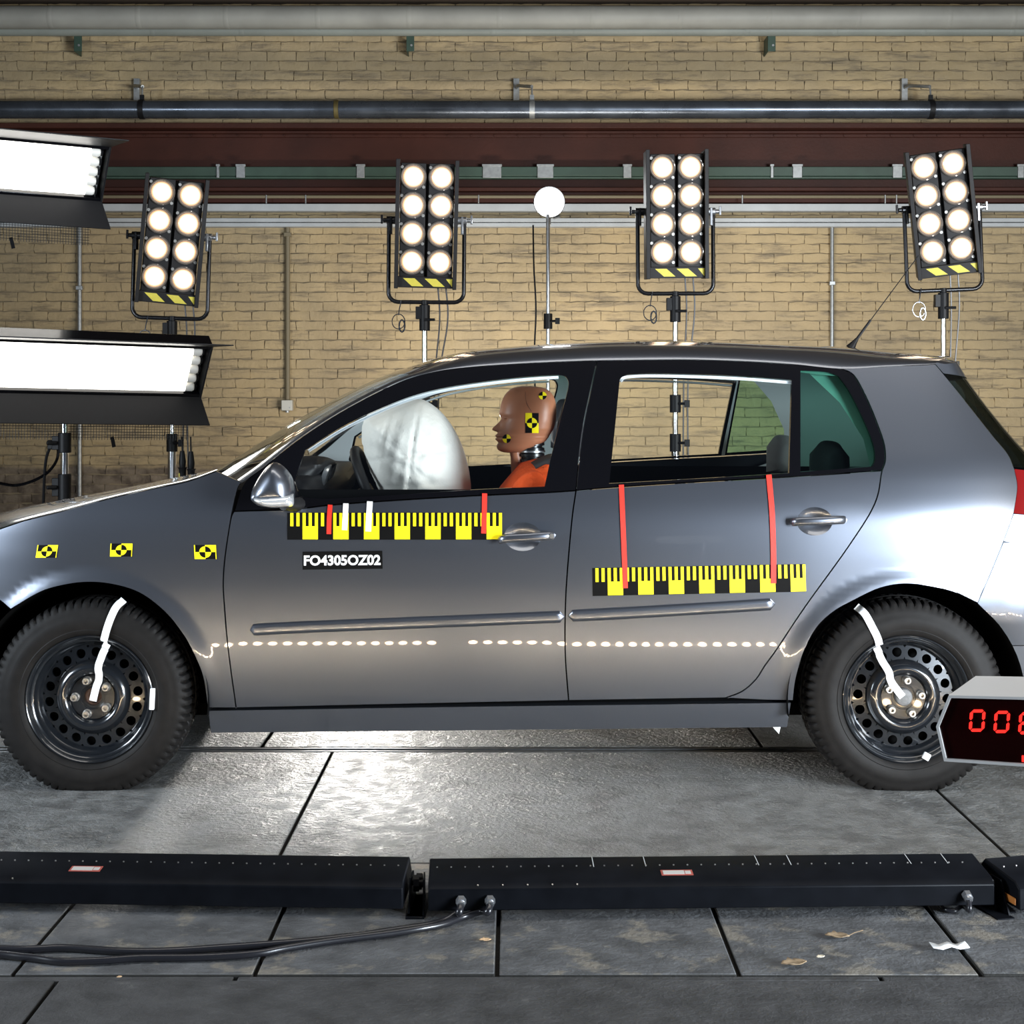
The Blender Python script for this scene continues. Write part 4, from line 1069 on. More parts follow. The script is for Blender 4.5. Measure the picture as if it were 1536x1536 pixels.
for px_ in (117, 615.5, 1157.5):
    Y = 7.88; z0, z1 = zat(77, Y), zat(53, Y); x = xat(px_, Y)
    t = thing('pipe_bracket', {117:'green steel bracket under the ceiling pipes, above the left lamp stand',615.5:'green steel bracket under the ceiling pipes, middle of the three',1157.5:'green steel bracket under the ceiling pipes, above the right lamp stands'}[px_], 'bracket', (x, Y, z0), group='green pipe brackets')
    g = G(); g.box((0, .0, (z1-z0)/2), (.066, .012, z1-z0)); g.box((-.03, .10, (z1-z0)/2), (.008, .20, z1-z0)); g.obj('bracket_plate', M_green, t, bevel=.002)
    g = G(); g.cyl((.01, -.006, .05), (.01, -.012, .05), .010, 8); g.obj('bolt', M_galv, t)
t, r, zc = pipe('steel_pipe', 'dark blue steel pipe slung along the wall above the red beam', 150.5, 177.5, 7.70, M_bpipe, [505], 1.05, mat('brass_joint', (.14,.11,.04), .5, .5))
for px_, tl in ((213,-1), (798,0), (1396,1)):
    x = xat(px_, 7.70)
    g = G(); g.lathe([(x-.022, r*1.0), (x-.022, r*1.07), (x+.022, r*1.07), (x+.022, r*1.0)], 28, axis='x'); g.box((x, 0, r+.02), (.035,.02,.05)); g.obj('pipe_clamp', M_black if tl else M_galv, t, angle=30)
    g = G(); g.cyl((x, 0, r+.03), (x-.0, .02, r+.12), .008, 8); g.tube([(x-.0, .02, r+.12), (x-.12, .22, r+.17), (x-.13, .36, r+.175)], .014, 8); g.box((x-.13, .36, r+.16), (.05,.06,.19)); g.obj('hanger', M_galv, t)
# beam
bt = thing('steel_beam', 'rust red steel beam running along the brick wall behind the lamps', 'beam', (0, 7.98, zat(300, 7.9)))
def bbox(name, y0, y1, Yf, Yb, m, par, org):
    z0, z1 = zat(y1, Yf), zat(y0, Yf); g = G(); g.box((0, (Yf+Yb)/2-org[1], (z0+z1)/2-org[2]), (17.8, Yb-Yf, z1-z0)); return g.obj(name, m, par, bevel=.004)
ob = bt.location
bbox('beam_web', 186, 304, 8.0, 8.08, M_beam, bt, ob); bbox('beam_flange', 184, 192, 7.82, 8.0, M_beam, bt, ob); bbox('beam_flange', 196, 200, 7.92, 8.0, M_beam, bt, ob)
bbox('beam_lip', 201, 206, 7.97, 8.0, M_beam, bt, ob); bbox('beam_flange', 281, 286, 7.88, 8.0, M_beam, bt, ob); bbox('beam_lip', 288, 292, 7.95, 8.0, M_beam, bt, ob)
g = G()
for k in range(-40, 40):
    x = k*.2+.05; g.cyl((x, 7.97-ob[1], zat(203.5, 7.97)-ob[2]), (x, 7.955-ob[1], zat(203.5, 7.97)-ob[2]), .008, 6)
rv = g.obj('rivets', M_beam, bt); rv['kind'] = 'stuff'
ct = thing('cable_tray', 'long green cable tray fixed to the red beam', 'cable tray', (0, 7.93, zat(258, 7.9)))
bbox('tray_cover', 250, 264, 7.92, 7.99, M_green, ct, ct.location); bbox('tray_lip', 264.5, 268, 7.93, 7.99, M_green, ct, ct.location)
for px_, w_ in ((327,4),(361,13),(541,12),(738,28),(818,24),(941,12),(1158,4),(1196,14),(1346,14),(1531,9)):
    Y = 7.915; g = G(); z0, z1 = zat(267, Y), zat(248, Y); g.box((xat(px_, Y), Y-ct.location[1], (z0+z1)/2-ct.location[2]), (w_*12.6/2214, .02, z1-z0)); g.box((xat(px_, Y), Y-ct.location[1]-.004, z1-ct.location[2]), (w_*12.6/2214+.012, .02, .02)); g.obj('tray_clip', M_galv, ct, bevel=.003)
tp_, r_, z_ = pipe('thin_pipe', 'thin dull pipe along the lower edge of the red beam', 292.5, 297.5, 7.9, M_cond)
def trunk(label, spans, Y=7.98):
    t = thing('wall_trunking', label, 'trunking', (0, Y, zat(spans[0][1], Y)))
    for (y0, y1) in spans: bbox('trunking_run', y0, y1, Y, 8.09, M_wht, t, t.location)
    return t
trunk('upper white trunking run along the brick wall under the beam', [(305.5, 316.5)])
trunk('lower double white trunking run along the brick wall', [(327, 333), (334, 340)])
for px_ in (400, 459, 605, 718, 1113, 1327, 1344):
    x = xat(px_, 7.9); g = G(); g.cyl((x, -.017, -.06), (x, -.017, .012), .006, 6); g.obj('pipe_hook', M_galv, tp_)
def conduit(px_, y0, y1, m, label, rr=.020, clips=()):
    Y = 8.05; x = xat(px_, Y); z0, z1 = zat(y1, Y), zat(y0, Y)
    t = thing('conduit', label, 'conduit', (x, Y, z0)); g = G(); g.cyl((0, 0, 0), (0, 0, z1-z0), rr, 12); g.obj('conduit_tube', m, t)
    for c in clips: zz = zat(c, Y)-z0; g = G(); g.box((0, -.004, zz), (rr*3.0, rr*2.2, .035)); g.obj('conduit_clip', m, t, bevel=.004)
    return t
conduit(119.5, 340, 760, M_galv, 'grey conduit down the wall beside the fluorescent banks', .019, (432,))
c3 = conduit(431.5, 340, 604, M_cond, 'ochre conduit down the wall ending at a small box', .021, (352,))
conduit(1248, 340, 760, M_galv, 'grey conduit down the wall right of the third lamp stand', .017, (425,))
p = P(431, 608, 8.03); jb = thing('junction_box', 'small grey junction box at the foot of the ochre conduit', 'box', p)
g = G(); g.box((0,0,0), (.095,.07,.09)); g.obj('box_body', mat('light_grey_plastic', (.52,.51,.46), .5), jb, bevel=.006); g = G(); g.cyl((0,0,-.045),(0,0,-.062),.018,10); g.cyl((.025,-.036,-.02),(.025,-.04,-.02),.006,8); g.obj('box_gland', M_galv, jb)

# ------------------------------------------------------------------ eight-lamp floodlights on stands
M_housing = mat('black_lamp_housing', (.010,.0085,.0085), .5, var=.2, vscale=30, spec=.3)
M_lampface = lamp_mat('tungsten_lamp_face', .036, .057, (1.0,.82,.58), (1.0,.40,.09), 4.0, .40)
M_ring = mat('lamp_rim_glass', (.32,.28,.25), .12, .6, coat=.6)
M_leg = mat('black_steel_tube', (.02,.02,.022), .25, .6)
lensg = G(); lensg.lathe([(-.016,0),(-.015,.02),(-.011,.042),(-.004,.057)], 28)
lens_me = lensg.mesh('lamp', M_lampface, True, 80, (0,0,0), True)
ringg = G(); ringg.lathe([(-.002,.056),(-.006,.060),(-.013,.064),(-.015,.068),(-.010,.073),(.006,.073)], 28); ringg.lathe([(-.009,.058),(-.011,.060),(-.009,.062),(-.007,.060)], 20, closed=True)
ring_me = ringg.mesh('lamp_rim', M_ring, True, 40, (0,0,0), True)
def tripod(t, top, r=.017, collars=(), spread=.55, m=M_chrome, leg_m=M_leg, legs=True):
    g = G(); g.cyl((0,0,.12), (0,0,top), r, 14); g.obj('stand_column', m, t)
    g = G(); g.cyl((0,0,.10), (0,0,1.02), r+.008, 14); g.obj('lower_column', m, t)
    for zc in (1.0,)+tuple(collars):
        g = G(); g.cyl((0,0,zc-.05), (0,0,zc+.05), r+.016, 14); g.cyl((0,-r,zc), (0.05,-r-.03,zc), .008, 8); g.box((.06,-r-.034,zc), (.03,.012,.04)); g.obj('stand_collar', M_black, t, bevel=.002)
    for k in range(3):
        a = 2*PI*k/3+.5; g = G(); dx, dy = math.cos(a), math.sin(a)
        g.tube([(dx*.03, dy*.03, .62), (dx*spread, dy*spread, .015)], .011, 8); g.tube([(dx*.03, dy*.03, .22), (dx*spread*.62, dy*spread*.62, .22)], .007, 6); g.cyl((dx*spread, dy*spread, 0), (dx*spread, dy*spread, .03), .016, 10)
        g.obj('leg', leg_m, t)
def floodlight(px_, py_, stand_px, roll, yaw, pitch, label, Y=3.6):
    base = P(stand_px, 600, Y); c = P(px_, py_, Y); hz = c.z; hx = c.x-base.x
    t = thing('floodlight_stand', label, 'floodlight', (base.x, Y, 0), group='eight-lamp floodlights behind the car')
    R = Matrix.Rotation(roll, 4, 'Y') @ Matrix.Rotation(yaw, 4, 'Z') @ Matrix.Rotation(pitch, 4, 'X')
    g = G()
    for s_ in (-1, 1): g.box((s_*.0775, 0, .005), (.140, .13, .665))
    g.box((0, .03, .005), (.30, .07, .655))
    h = g.obj('lamp_housing', M_housing, t, bevel=.004); h.matrix_local = Matrix.Translation((hx, 0, hz)) @ R
    for s_ in (-1, 1):
        g = G(); g.box((s_*.163, -.012, .0), (.014, .20, .715)); g.box((s_*.163, -.11, .0), (.022, .012, .715)); g.obj('side_plate', M_housing, h, bevel=.002)
    for i in range(2):
        for j in range(4):
            loc = ((-1, 1)[i]*.0785, -.066, .262-.157*j)
            for nm, me in (('lamp', lens_me), ('lamp_rim', ring_me)):
                o = bpy.data.objects.new(nm, me); COL.objects.link(o); o.parent = h; o.location = loc
            
    g = G()
    for i in range(2):
        for j in range(4):
            for sx, sz in ((-.062,.052),(.058,-.056)): x = (-1, 1)[i]*.0785+sx; z = .262-.157*j+sz; g.cyl((x,-.064,z),(x,-.073,z),.009,8)
    g.obj('lamp_screws', M_bolt, h)['kind'] = 'stuff'
    g = G(); g.box((0, -.075, -.322), (.312, .03, .062)); hz_ = g.obj('hazard_strip', M_housing, h, bevel=.002)
    g = G()
    for x0 in (-.125, -.005, .115):
        q = [(x0, .022), (x0+.065, .022), (x0+.115, -.022), (x0+.05, -.022)]
        q = [(min(x, .150), z) for x, z in q]
        g = G(); g.add([(x, -.0912, -.322+z) for x, z in q]+[(x, -.0905, -.322+z) for x, z in q], [(0,1,2,3),(7,6,5,4),(0,4,5,1),(1,5,6,2),(2,6,7,3),(3,7,4,0)])
        g.obj('hazard_stripe', M_hazard, h, smooth=False, label='yellow diagonal hazard stripe')
    # yoke
    ry = Matrix.Rotation(roll*.35, 4, 'Y'); pts = [(-.212,0,.03),(-.212,0,-.10),(-.212,0,-.37)]+[(-.212+.055*(1-math.cos(a)), 0, -.375-.055*math.sin(a)) for a in np.linspace(.2, PI/2, 5)]
    pts = pts+[(-x, y, z) for x, y, z in pts[::-1]]
    g = G(); g.tube(pts, .0115, 12)
    yk = g.obj('yoke', M_leg, t); yk.matrix_local = Matrix.Translation((hx, 0, hz-.01)) @ ry
    for s_ in (-1, 1):
        g = G(); g.cyl((s_*.172,0,.03),(s_*.225,0,.03),.022,14); g.box((s_*.200,0,.0),(.014,.05,.10)); g.cyl((s_*.226,0,.03),(s_*.245,0,.03),.012,10); g.box((s_*.252,0,.035),(.012,.014,.05)); g.obj('yoke_knob', M_metal if s_ > 0 else M_leg, yk, bevel=.002)
    zb = hz-.44
    g = G(); g.cyl((0,0,zb-.015),(0,0,zb+.012),.02,12); g.cyl((0,0,zb-.16),(0,0,zb-.015),.030,14); g.box((-.035,0,zb-.06),(.03,.04,.07)); g.cyl((.0,-.03,zb-.10),(.06,-.04,zb-.10),.008,8); g.obj('spigot_clamp', M_black, t, bevel=.002)
    tripod(t, zb-.10, .0155, (zb-.42, 1.22))
    for k, dx in enumerate((.07, .115)):
        g = G(); g.tube(cr([(hx+dx-.01, .05, hz-.34), (hx+dx, .06, hz-.55), (dx*.75-.01*k, .05, 1.3), (dx*.8, .06, .6), (dx*1.4, .1, .02)], 6), .0045, 6); g.obj('power_cable', mat('grey_cable', (.10,.10,.105), .4), t)
    g = G(); w_ = [(-.13,-.02,zb+.01),(-.14,-.03,zb-.04),(-.145,-.03,zb-.075)]
    g.tube(w_, .003, 6); g.tube([(-.145+.036*math.cos(a), -.03, zb-.11+.042*math.sin(a)) for a in np.linspace(0, 2*PI, 18, endpoint=False)], .0028, 6, closed=True); g.tube([(-.125+.016*math.cos(a), -.035, zb-.135+.034*math.sin(a)) for a in np.linspace(0, 2*PI, 12, endpoint=False)], .0045, 6, closed=True); g.obj('safety_wire', M_chrome, t)
    return t
dg = math.radians
floodlight(258, 360, 258, dg(5), dg(14), dg(8), 'eight-lamp floodlight with hazard strip, leftmost of the four on stands')
floodlight(640, 336, 637, dg(1.3), dg(3), dg(9), 'eight-lamp floodlight on stand above the windscreen, left of the bare flash')
floodlight(1013, 323, 1013, dg(-.7), dg(0), dg(4), 'eight-lamp floodlight on stand seen through the rear door window')
floodlight(1413, 318, 1415, dg(-6.5), dg(-12), dg(8), 'eight-lamp floodlight leaning left behind the roof spoiler')

# ------------------------------------------------------------------ fluorescent banks at the left
M_tube = mat('fluorescent_tube', (.9,.9,.9), .4, emit=(1.0,.955,.87), estr=5.0)
M_reft = mat('white_reflector', (.8,.8,.78), .4)
M_tubecap = mat('tube_end', (.75,.72,.66), .4)
def bank(right_px, label, Y, yaw, pitch, roll, stand_px, top_flap=.23):
    e = P(*right_px, Y); Rm = Matrix.Rotation(yaw, 4, 'Z') @ Matrix.Rotation(pitch, 4, 'X') @ Matrix.Rotation(roll, 4, 'Y')
    c = e-(Rm @ Vector((.64, 0, 0)))
    t = thing('fluorescent_bank', label, 'studio light', (c.x, c.y, 0), group='fluorescent banks beside the bonnet')
    hh = .138; h = None
    g = G(); g.box((0, .035, 0), (1.32, .03, 2*hh+.02)); g.box((0, -.005, hh+.012), (1.32, .10, .02)); g.box((0, -.005, -hh-.012), (1.32, .10, .02))
    h = g.obj('bank_housing', M_gloss, t, bevel=.003); h.matrix_local = Matrix.Translation((0, 0, c.z)) @ Rm
    g = G(); g.box((0, .012, 0), (1.27, .012, 2*hh-.01)); g.obj('reflector', M_reft, h)
    for s_ in (-1, 1): g = G(); g.box((s_*.652, -.012, 0), (.010, .10, 2*hh+.04)); g.obj('end_plate', M_black, h, bevel=.002)
    for k in range(5):
        z = -hh+.0276+.0552*k; g = G(); g.cyl((-.56,-.03,z), (.565,-.03,z), .0245, 20); tb = g.obj('lamp_tube', M_tube, h, angle=60)
        g = G(); g.cyl((.565,-.03,z), (.605,-.03,z), .0245, 16); g.cyl((.605,-.03,z), (.612,-.03,z), .02, 12); g.obj('tube_cap', M_tubecap, tb, angle=40); G().cyl((-.60,-.03,z), (-.56,-.03,z), .0245, 16).obj('tube_cap', M_tubecap, tb, angle=40)
        g = G(); g.box((.618,-.015,z), (.016,.05,.03)); g.obj('tube_holder', M_black, h)
    al = pitch+dg(20); L = .155
    g = G(); d = Vector((0, -math.sin(al), -math.cos(al))); nv_ = Vector((0, -math.cos(al), math.sin(al)))*.004; a = Vector((0, -.055, -hh-.02)); b_ = a+d*L
    for q in ((a, b_),): g.add([(-.655, *(q[0]-nv_)[1:]), (.655, *(q[0]-nv_)[1:]), (.69, *(q[1]-nv_)[1:]), (-.69, *(q[1]-nv_)[1:]), (-.655, *(q[0]+nv_)[1:]), (.655, *(q[0]+nv_)[1:]), (.69, *(q[1]+nv_)[1:]), (-.69, *(q[1]+nv_)[1:])], [(0,1,2,3),(7,6,5,4),(0,4,5,1),(1,5,6,2),(2,6,7,3),(3,7,4,0)])
    g.obj('barn_door', M_black, h, bevel=.001)
    g = G(); d = Vector((0, -math.cos(pitch), math.sin(pitch))); a = Vector((0, -.055, hh+.022)); b_ = a+d*top_flap; nv_ = Vector((0, math.sin(pitch), math.cos(pitch)))*.003
    g.add([(-.655, *(a-nv_)[1:]), (.655, *(a-nv_)[1:]), (.69, *(b_-nv_)[1:]), (-.69, *(b_-nv_)[1:]), (-.655, *(a+nv_)[1:]), (.655, *(a+nv_)[1:]), (.69, *(b_+nv_)[1:]), (-.69, *(b_+nv_)[1:])], [(0,1,2,3),(7,6,5,4),(0,4,5,1),(1,5,6,2),(2,6,7,3),(3,7,4,0)])
    g.obj('barn_door', M_black, h, bevel=.001)
    g = G(); d = Vector((0, -math.sin(pitch), -math.cos(pitch))); a = Vector((0, .0, -hh-.03)); H_ = .25
    for i in range(int(1.22/.014)+1): x = -.62+i*.014; g.tube([(x, *a[1:]), (x, *(a+d*H_)[1:])], .0016, 3, cap=False)
    for j in range(int(H_/.014)+1): q = a+d*(.014*j); g.tube([(-.62, *q[1:]), (.605, *q[1:])], .0016, 3, cap=False)
    g.obj('mesh_guard', M_black, h)
    for x in (-.35, .22): q = a+d*(H_+.01); g = G(); g.box((x, *q[1:]), (.018,.012,.06), Matrix.Rotation(-.3, 3, 'Y')); g.obj('guard_clip', M_black, h)
    sx = xat(stand_px, c.y+.05)-c.x
    g = G(); zt = c.z-.10
    g.cyl((sx, .06, .1), (sx, .06, zt), .020, 14); g.obj('stand_column', M_chrome, t)
    for zc, hgt in ((zt-.10, .14), (zt-.30, .10), (zt-.52, .13)):
        g = G(); g.cyl((sx,.06,zc-hgt/2), (sx,.06,zc+hgt/2), .033, 14); g.box((sx-.04,.05,zc), (.035,.03,hgt*.7)); g.cyl((sx-.03,.03,zc),(sx-.07,.0,zc),.010,8); g.obj('stand_collar', M_black, t, bevel=.003)
    for k in range(3):
        aa = 2*PI*k/3+1.0; dx, dy = math.cos(aa), math.sin(aa); g = G(); g.tube([(sx+dx*.03,.06+dy*.03,.6),(sx+dx*.6,.06+dy*.6,.015)], .013, 8); g.cyl((sx+dx*.6,.06+dy*.6,0),(sx+dx*.6,.06+dy*.6,.03),.018,8); g.obj('leg', M_leg, t)
    return t, c, sx
tb, cb, sxb = bank((302, 549), 'lower fluorescent bank with five glowing tubes, just above the bonnet', 2.9, dg(28), dg(36), dg(1.4), 96)
tb2, cb2, sxb2 = bank((152, 254), 'upper fluorescent bank of glowing tubes, cut by the picture edge', 2.9, dg(28), dg(36), dg(.8), -110)
o3 = tb.location
def hang(name, pts, r, m, parent, org): g = G(); g.tube(cr([tuple(Vector(p)-org) for p in pts], 6), r, 8); return g.obj(name, m, parent)
Yc = 3.15
hang('power_cable', [P(77,668,Yc), P(82,661,Yc), P(87,672,Yc), P(85,690,Yc), P(72,708,Yc), P(50,721,Yc), P(20,728,Yc), P(-20,720,Yc)], .008, M_gloss, tb, o3)
hang('power_cable', [P(76,668,Yc), P(69,690,Yc), P(66,730,Yc), P(64,800,Yc)], .008, M_black, tb, o3)
g = G(); q = P(76,667,Yc)-o3; g.box(q, (.03,.03,.05)); g.obj('cable_plug', M_black, tb, bevel=.004)
for px_, y0, y1 in ((273,655,719),(286,655,722)):
    a = P(px_,y0,3.2)-o3; b_ = P(px_+1,y1,3.2)-o3; k = lambda f: a+(b_-a)*f
    g = G(); g.tube([k(0), k(.35)], .004, 6); g.tube([k(.33),k(.45),k(.6),k(.72)], [.012,.016,.020,.016], 10); g.tube([k(.72),k(.76),k(.98)], [.026,.020,.018], 10); hp = g.obj('hanging_plug', M_black, tb)
    g = G(); q = k(.92); g.box((q.x-.015, q.y-.012, q.z), (.006,.006,.03)); g.obj('plug_marking', M_hazard, hp)

# ------------------------------------------------------------------ bare flash on a thin stand
Yf = 4.9; fp = P(824, 303, Yf); fb_ = P(822, 600, Yf)
ft_ = thing('studio_flash', 'blazing round studio flash on a thin stand, middle of the back row', 'studio light', (fb_.x, Yf, 0))
hx, hz = fp.x-fb_.x, fp.z
g = G(); g.lathe([(.0,.097),(-.005,.100),(.0,.103),(.10,.055),(.12,.05),(.34,.05),(.35,.04),(.35,0)], 32, c=(hx,0,hz)); fh_ = g.obj('flash_head', M_black, ft_, angle=35)
g = G(); g.lathe([(.012,.095),(.005,.075),(-.005,.045),(-.012,0)], 32, c=(0,0,0)); o = g.obj('flash_tube', mat('flash_glow', (1,1,1), .3, emit=(.96,.98,1.0), estr=40.0), fh_, angle=80); o.location = (hx, 0, hz)
g = G(); g.box((hx*.5,.06,hz-.10), (.03,.05,.09)); g.cyl((hx*.5+.03,.03,hz-.10),(hx*.5+.075,.02,hz-.09),.010,8); g.obj('flash_bracket', M_metal, ft_, bevel=.003)
tripod(ft_, hz-.08, .0125, (zat(482, Yf),), .5, M_metal)
g = G(); g.tube(cr([(xat(800,Yf)-fb_.x,.1,zat(335,Yf)),(xat(801,Yf)-fb_.x,.05,zat(400,Yf)),(xat(804,Yf)-fb_.x,.03,zat(465,Yf)),(xat(802,Yf)-fb_.x,.03,zat(560,Yf)),(-.05,.05,.4)],6), .0055, 6); g.obj('power_cable', M_black, ft_)

# ------------------------------------------------------------------ floor battens: long black housings, lamps towards the car
M_bat = mat('black_batten_steel', (.004,.0045,.006), .42, .0, var=.25, vscale=14, spec=.06)
M_batlamp = lamp_mat('batten_lamp_face', .010, .019, (1.0,.84,.60), (1.0,.55,.20), 120.0, 12.0)
M_label = mat('red_type_label', (.35,.07,.05), .5); M_lab2 = mat('type_label_paper', (.45,.43,.40), .5)
lg = G(); lg.lathe([(.004,0),(.003,.010),(-.002,.019)], 16); lg_me = lg.mesh('lamp', M_batlamp, True, 80, (0,0,0), True)
rg = G(); rg.lathe([(-.004,.0185),(.003,.0195),(.004,.0215),(-.004,.022)], 16); rg_me = rg.mesh('lamp_rim', M_housing, True, 40, (0,0,0), True)
def batten(xl, xr, yl, yr_, label, label_x=None, glands=(), chalk=(), brackets=(1,1)):
    """xl, xr end points on the floor line of the front face; local x along, y away from the camera"""
    a, b_ = Vector((xl, yl, 0)), Vector((xr, yr_, 0)); L = (b_-a).length; yaw = math.atan2(b_.y-a.y, b_.x-a.x)
    t = thing('floor_batten', label, 'batten light', a, (0, 0, yaw), 'black floor battens along the car')
    prof_ = [(0,.022),(0,.073),(.02,.086),(.155,.101),(.20,.055),(.175,.022)]
    g = G(); g.prism([Vector((0, y, z)) for y, z in prof_], (0,0,0), (L,0,0)); hs_ = g.obj('batten_housing', M_bat, t, bevel=.003)
    g = G()
    for k in range(int(L/.0345)): x = .02+.0345*k; z = .086+.015*(.100-.02)/.135; g.cyl((x,.100,z), (x,.100,z+.0025), .0020, 6)
    for k in range(5): x = .12+.06*k; g.cyl((L-1.5+x if L > 1.6 else x,.010,.078),(L-1.5+x if L > 1.6 else x,.008,.0815),.002,6)
    rv = g.obj('rivets', M_bolt, hs_); rv['kind'] = 'stuff'
    n = int((L-.02)/.0575); n0 = (L-(n-1)*.0575)/2
    nrm = Vector((0,.046,.045)).normalized(); 
    for k in range(n):
        m_ = Matrix.Translation((n0+.0575*k, .1825, .0768)) @ Vector((0,1,0)).rotation_difference(nrm).to_matrix().to_4x4()
        for nm, me in (('lamp', lg_me), ('lamp_rim', rg_me)):
            o = bpy.data.objects.new(nm, me); COL.objects.link(o); o.parent = hs_; o.matrix_local = m_
    for e, x in ((0, -.012), (1, L+.012)):
        if not brackets[e]: continue
        s_ = 1 if e else -1
        g = G(); g.prism([Vector((0,.02,0)), Vector((0,.06,.078)), Vector((0,.12,.078)), Vector((0,.17,0))], (x-.002,0,0), (x+.002,0,0)); g.box((x+s_*.02,.09,.002),(.045,.17,.004)); g.obj('end_bracket', M_bat, t)
        g = G(); g.cyl((x,.09,.060),(x+s_*.022,.09,.060),.010,12); g.lathe([(x+s_*.012,.006),(x+s_*.012,.021),(x+s_*.026,.021),(x+s_*.026,.006)], 8, c=(0,.09,.060), axis='x'); g.obj('tilt_knob', M_black, t, angle=30)
    if label_x is not None:
        sl_ = math.atan2(.015,.135); r_ = Matrix.Rotation(sl_, 3, 'X'); z = .086+.015*.038/.135+.0004
        g = G(); g.box((label_x,.058,z-.0003),(.078,.030,.0012), r_); lb = g.obj('type_label', M_label, hs_)
        g = G(); g.box((label_x-.008,.058,z+.0005),(.052,.020,.0012), r_); g.box((label_x+.027,.058,z+.0005),(.014,.016,.0010), r_); g.obj('label_print', M_lab2, lb)
    for x0, x1 in chalk:
        g = G(); z = lambda y: .086+.015*(y-.02)/.135+.0006
        for x in (x0, x1): g.add([(x,.154,z(.154)),(x+.002,.154,z(.154)),(x+.002,.095,z(.095)),(x,.095,z(.095))], [(0,1,2,3)])
        g.obj('chalk_mark', mat('chalk', (.42,.44,.44), .9), hs_)
    for x in glands:
        g = G(); g.cyl((x,0,.050),(x,-.014,.045),.0125,6); g.cyl((x,-.012,.046),(x,-.020,.042),.0095,12); g.obj('cable_gland', M_metal, hs_, angle=30)
    return t
def fpt(px_, py_, z=.022): return PF(px_, py_, z)
r0, r1 = fpt(642, 1367), fpt(1492, 1358); l0, l1 = fpt(-200, 1352), fpt(604, 1364)
LR = (r1-r0).length
bR = batten(r0.x, r1.x, r0.y, r1.y, 'long black floor batten lying in front of the rear wheel and doors', (1018-642)/850*LR, [(691-642)/850*LR, (734-642)/850*LR, (1449-642)/850*LR], [((893-642)/850*LR,(973-642)/850*LR),((1147-642)/850*LR,(1197-642)/850*LR),((1383-642)/850*LR,(1440-642)/850*LR)])
bL = batten(l0.x, l1.x, l0.y, l1.y, 'long black floor batten in front of the front wheel, cables before it', (120+200)/804*(l1-l0).length)
e0 = fpt(1529, 1366); batten(e0.x, e0.x+1.1, e0.y+.0, e0.y+.26, 'short visible end of a third black batten, beyond the long one', None, (), (), (1,0))
g = G(); g.box((-.004,.06,.04),(.002,.10,.016)); lb = g.obj('orange_label', mat('orange_label', (.35,.12,.02), .5), [o for o in bpy.data.objects if o.name.startswith('floor_batten')][-1])
# cables
M_cable = mat('black_rubber_cable', (.012,.012,.015), .3, coat=.2)
def cable(name, pts, r, label):
    o = G(); o.tube(cr([tuple(p) for p in pts], 8), r, 10); return tag(o.obj(name, M_cable, angle=60), label, 'cable')
ga, gb, gc = [Vector(bR.matrix_basis @ Vector((x, -.020, .041))) for x in ((691-642)/850*LR, (734-642)/850*LR, (1449-642)/850*LR)]
def fl2(px_, py_, z=.009): return PF(px_, py_, z)
cable('floor_cable', [ga, ga+Vector((-.004,-.012,-.012)), fl2(686,1370,.02), fl2(668,1380), fl2(640,1388), fl2(600,1394), fl2(540,1403), fl2(470,1411), fl2(400,1417), fl2(330,1422), fl2(250,1427), fl2(180,1427), fl2(100,1422), fl2(40,1424), fl2(-60,1424), fl2(-420,1440)], .0085, 'black cable running to the left edge, farther from the camera, from the first connector')
cable('floor_cable', [gb, gb+Vector((-.006,-.012,-.012)), fl2(722,1367,.02), fl2(695,1375), fl2(665,1386), fl2(630,1393,.011), fl2(580,1401), fl2(500,1411), fl2(430,1422), fl2(380,1431), fl2(300,1436), fl2(210,1437), fl2(150,1441), fl2(90,1442), fl2(40,1436), fl2(-60,1432), fl2(-420,1452)], .0085, 'black cable looping nearer the camera, from the second connector')
cable('batten_lead', [gc, gc+Vector((-.003,-.010,-.02)), fl2(1444,1359,.012), fl2(1432,1366), fl2(1418,1364), fl2(1408,1356)], .006, 'short curled black lead under the right end of the long batten')

# ------------------------------------------------------------------ counter with red digits at the right edge
Yk = -2.2
hexa = [(1404,1090),(1423,1043),(1640,1048),(1668,1097),(1640,1157),(1416,1142)]
KA = math.radians(30); KU = Vector((math.cos(KA), -math.sin(KA), 0)); KN = Vector((-math.sin(KA), -math.cos(KA), 0)); K0 = P(1410,1090,Yk)
def PK(px_, py_, off=0.0):
    """point of the counter's front plane under a pixel"""
    d = P(px_, py_, Yk)-CAM; t = (K0-KN*off-CAM).dot(KN)/d.dot(KN); return CAM+d*t
ctr_ = PK(1536,1095)
ck = thing('digital_counter', 'grey time counter with glowing red digits, close at the right edge', 'clock', (ctr_.x, ctr_.y, 0))
oc = ck.location
hx_ = [PK(x, y)-oc for x, y in hexa]
cen_ = sum(hx_, Vector())/6; dep = .20
zs = [p.z for p in hx_]
bk = [p-KN*dep for p in hx_]
def ins(p, k):
    u = (p-cen_).dot(KU); v = p.z-cen_.z; return u, v
uv = [ins(p, 0) for p in hx_]; iu = offset(uv, .0045)
inn = [cen_+KU*float(u)+Vector((0,0,float(v))) for u, v in iu]; inr = [p-KN*.006 for p in inn]
g = G(); g.grid([bk, hx_, inn, inr], closed=True); g.add(bk, [tuple(range(6))]); cs = g.obj('counter_case', mat('light_grey_case', (.72,.71,.69), .45), ck, smooth=False)
g = G(); g.add(inr, [tuple(range(6))]); g.obj('display_panel', mat('dark_red_acrylic', (.012,.001,.001), .2, spec=.2), ck, smooth=False)
M_led = mat('red_led', (.5,.01,.01), .4, emit=(1.0,.03,.02), estr=1.3)
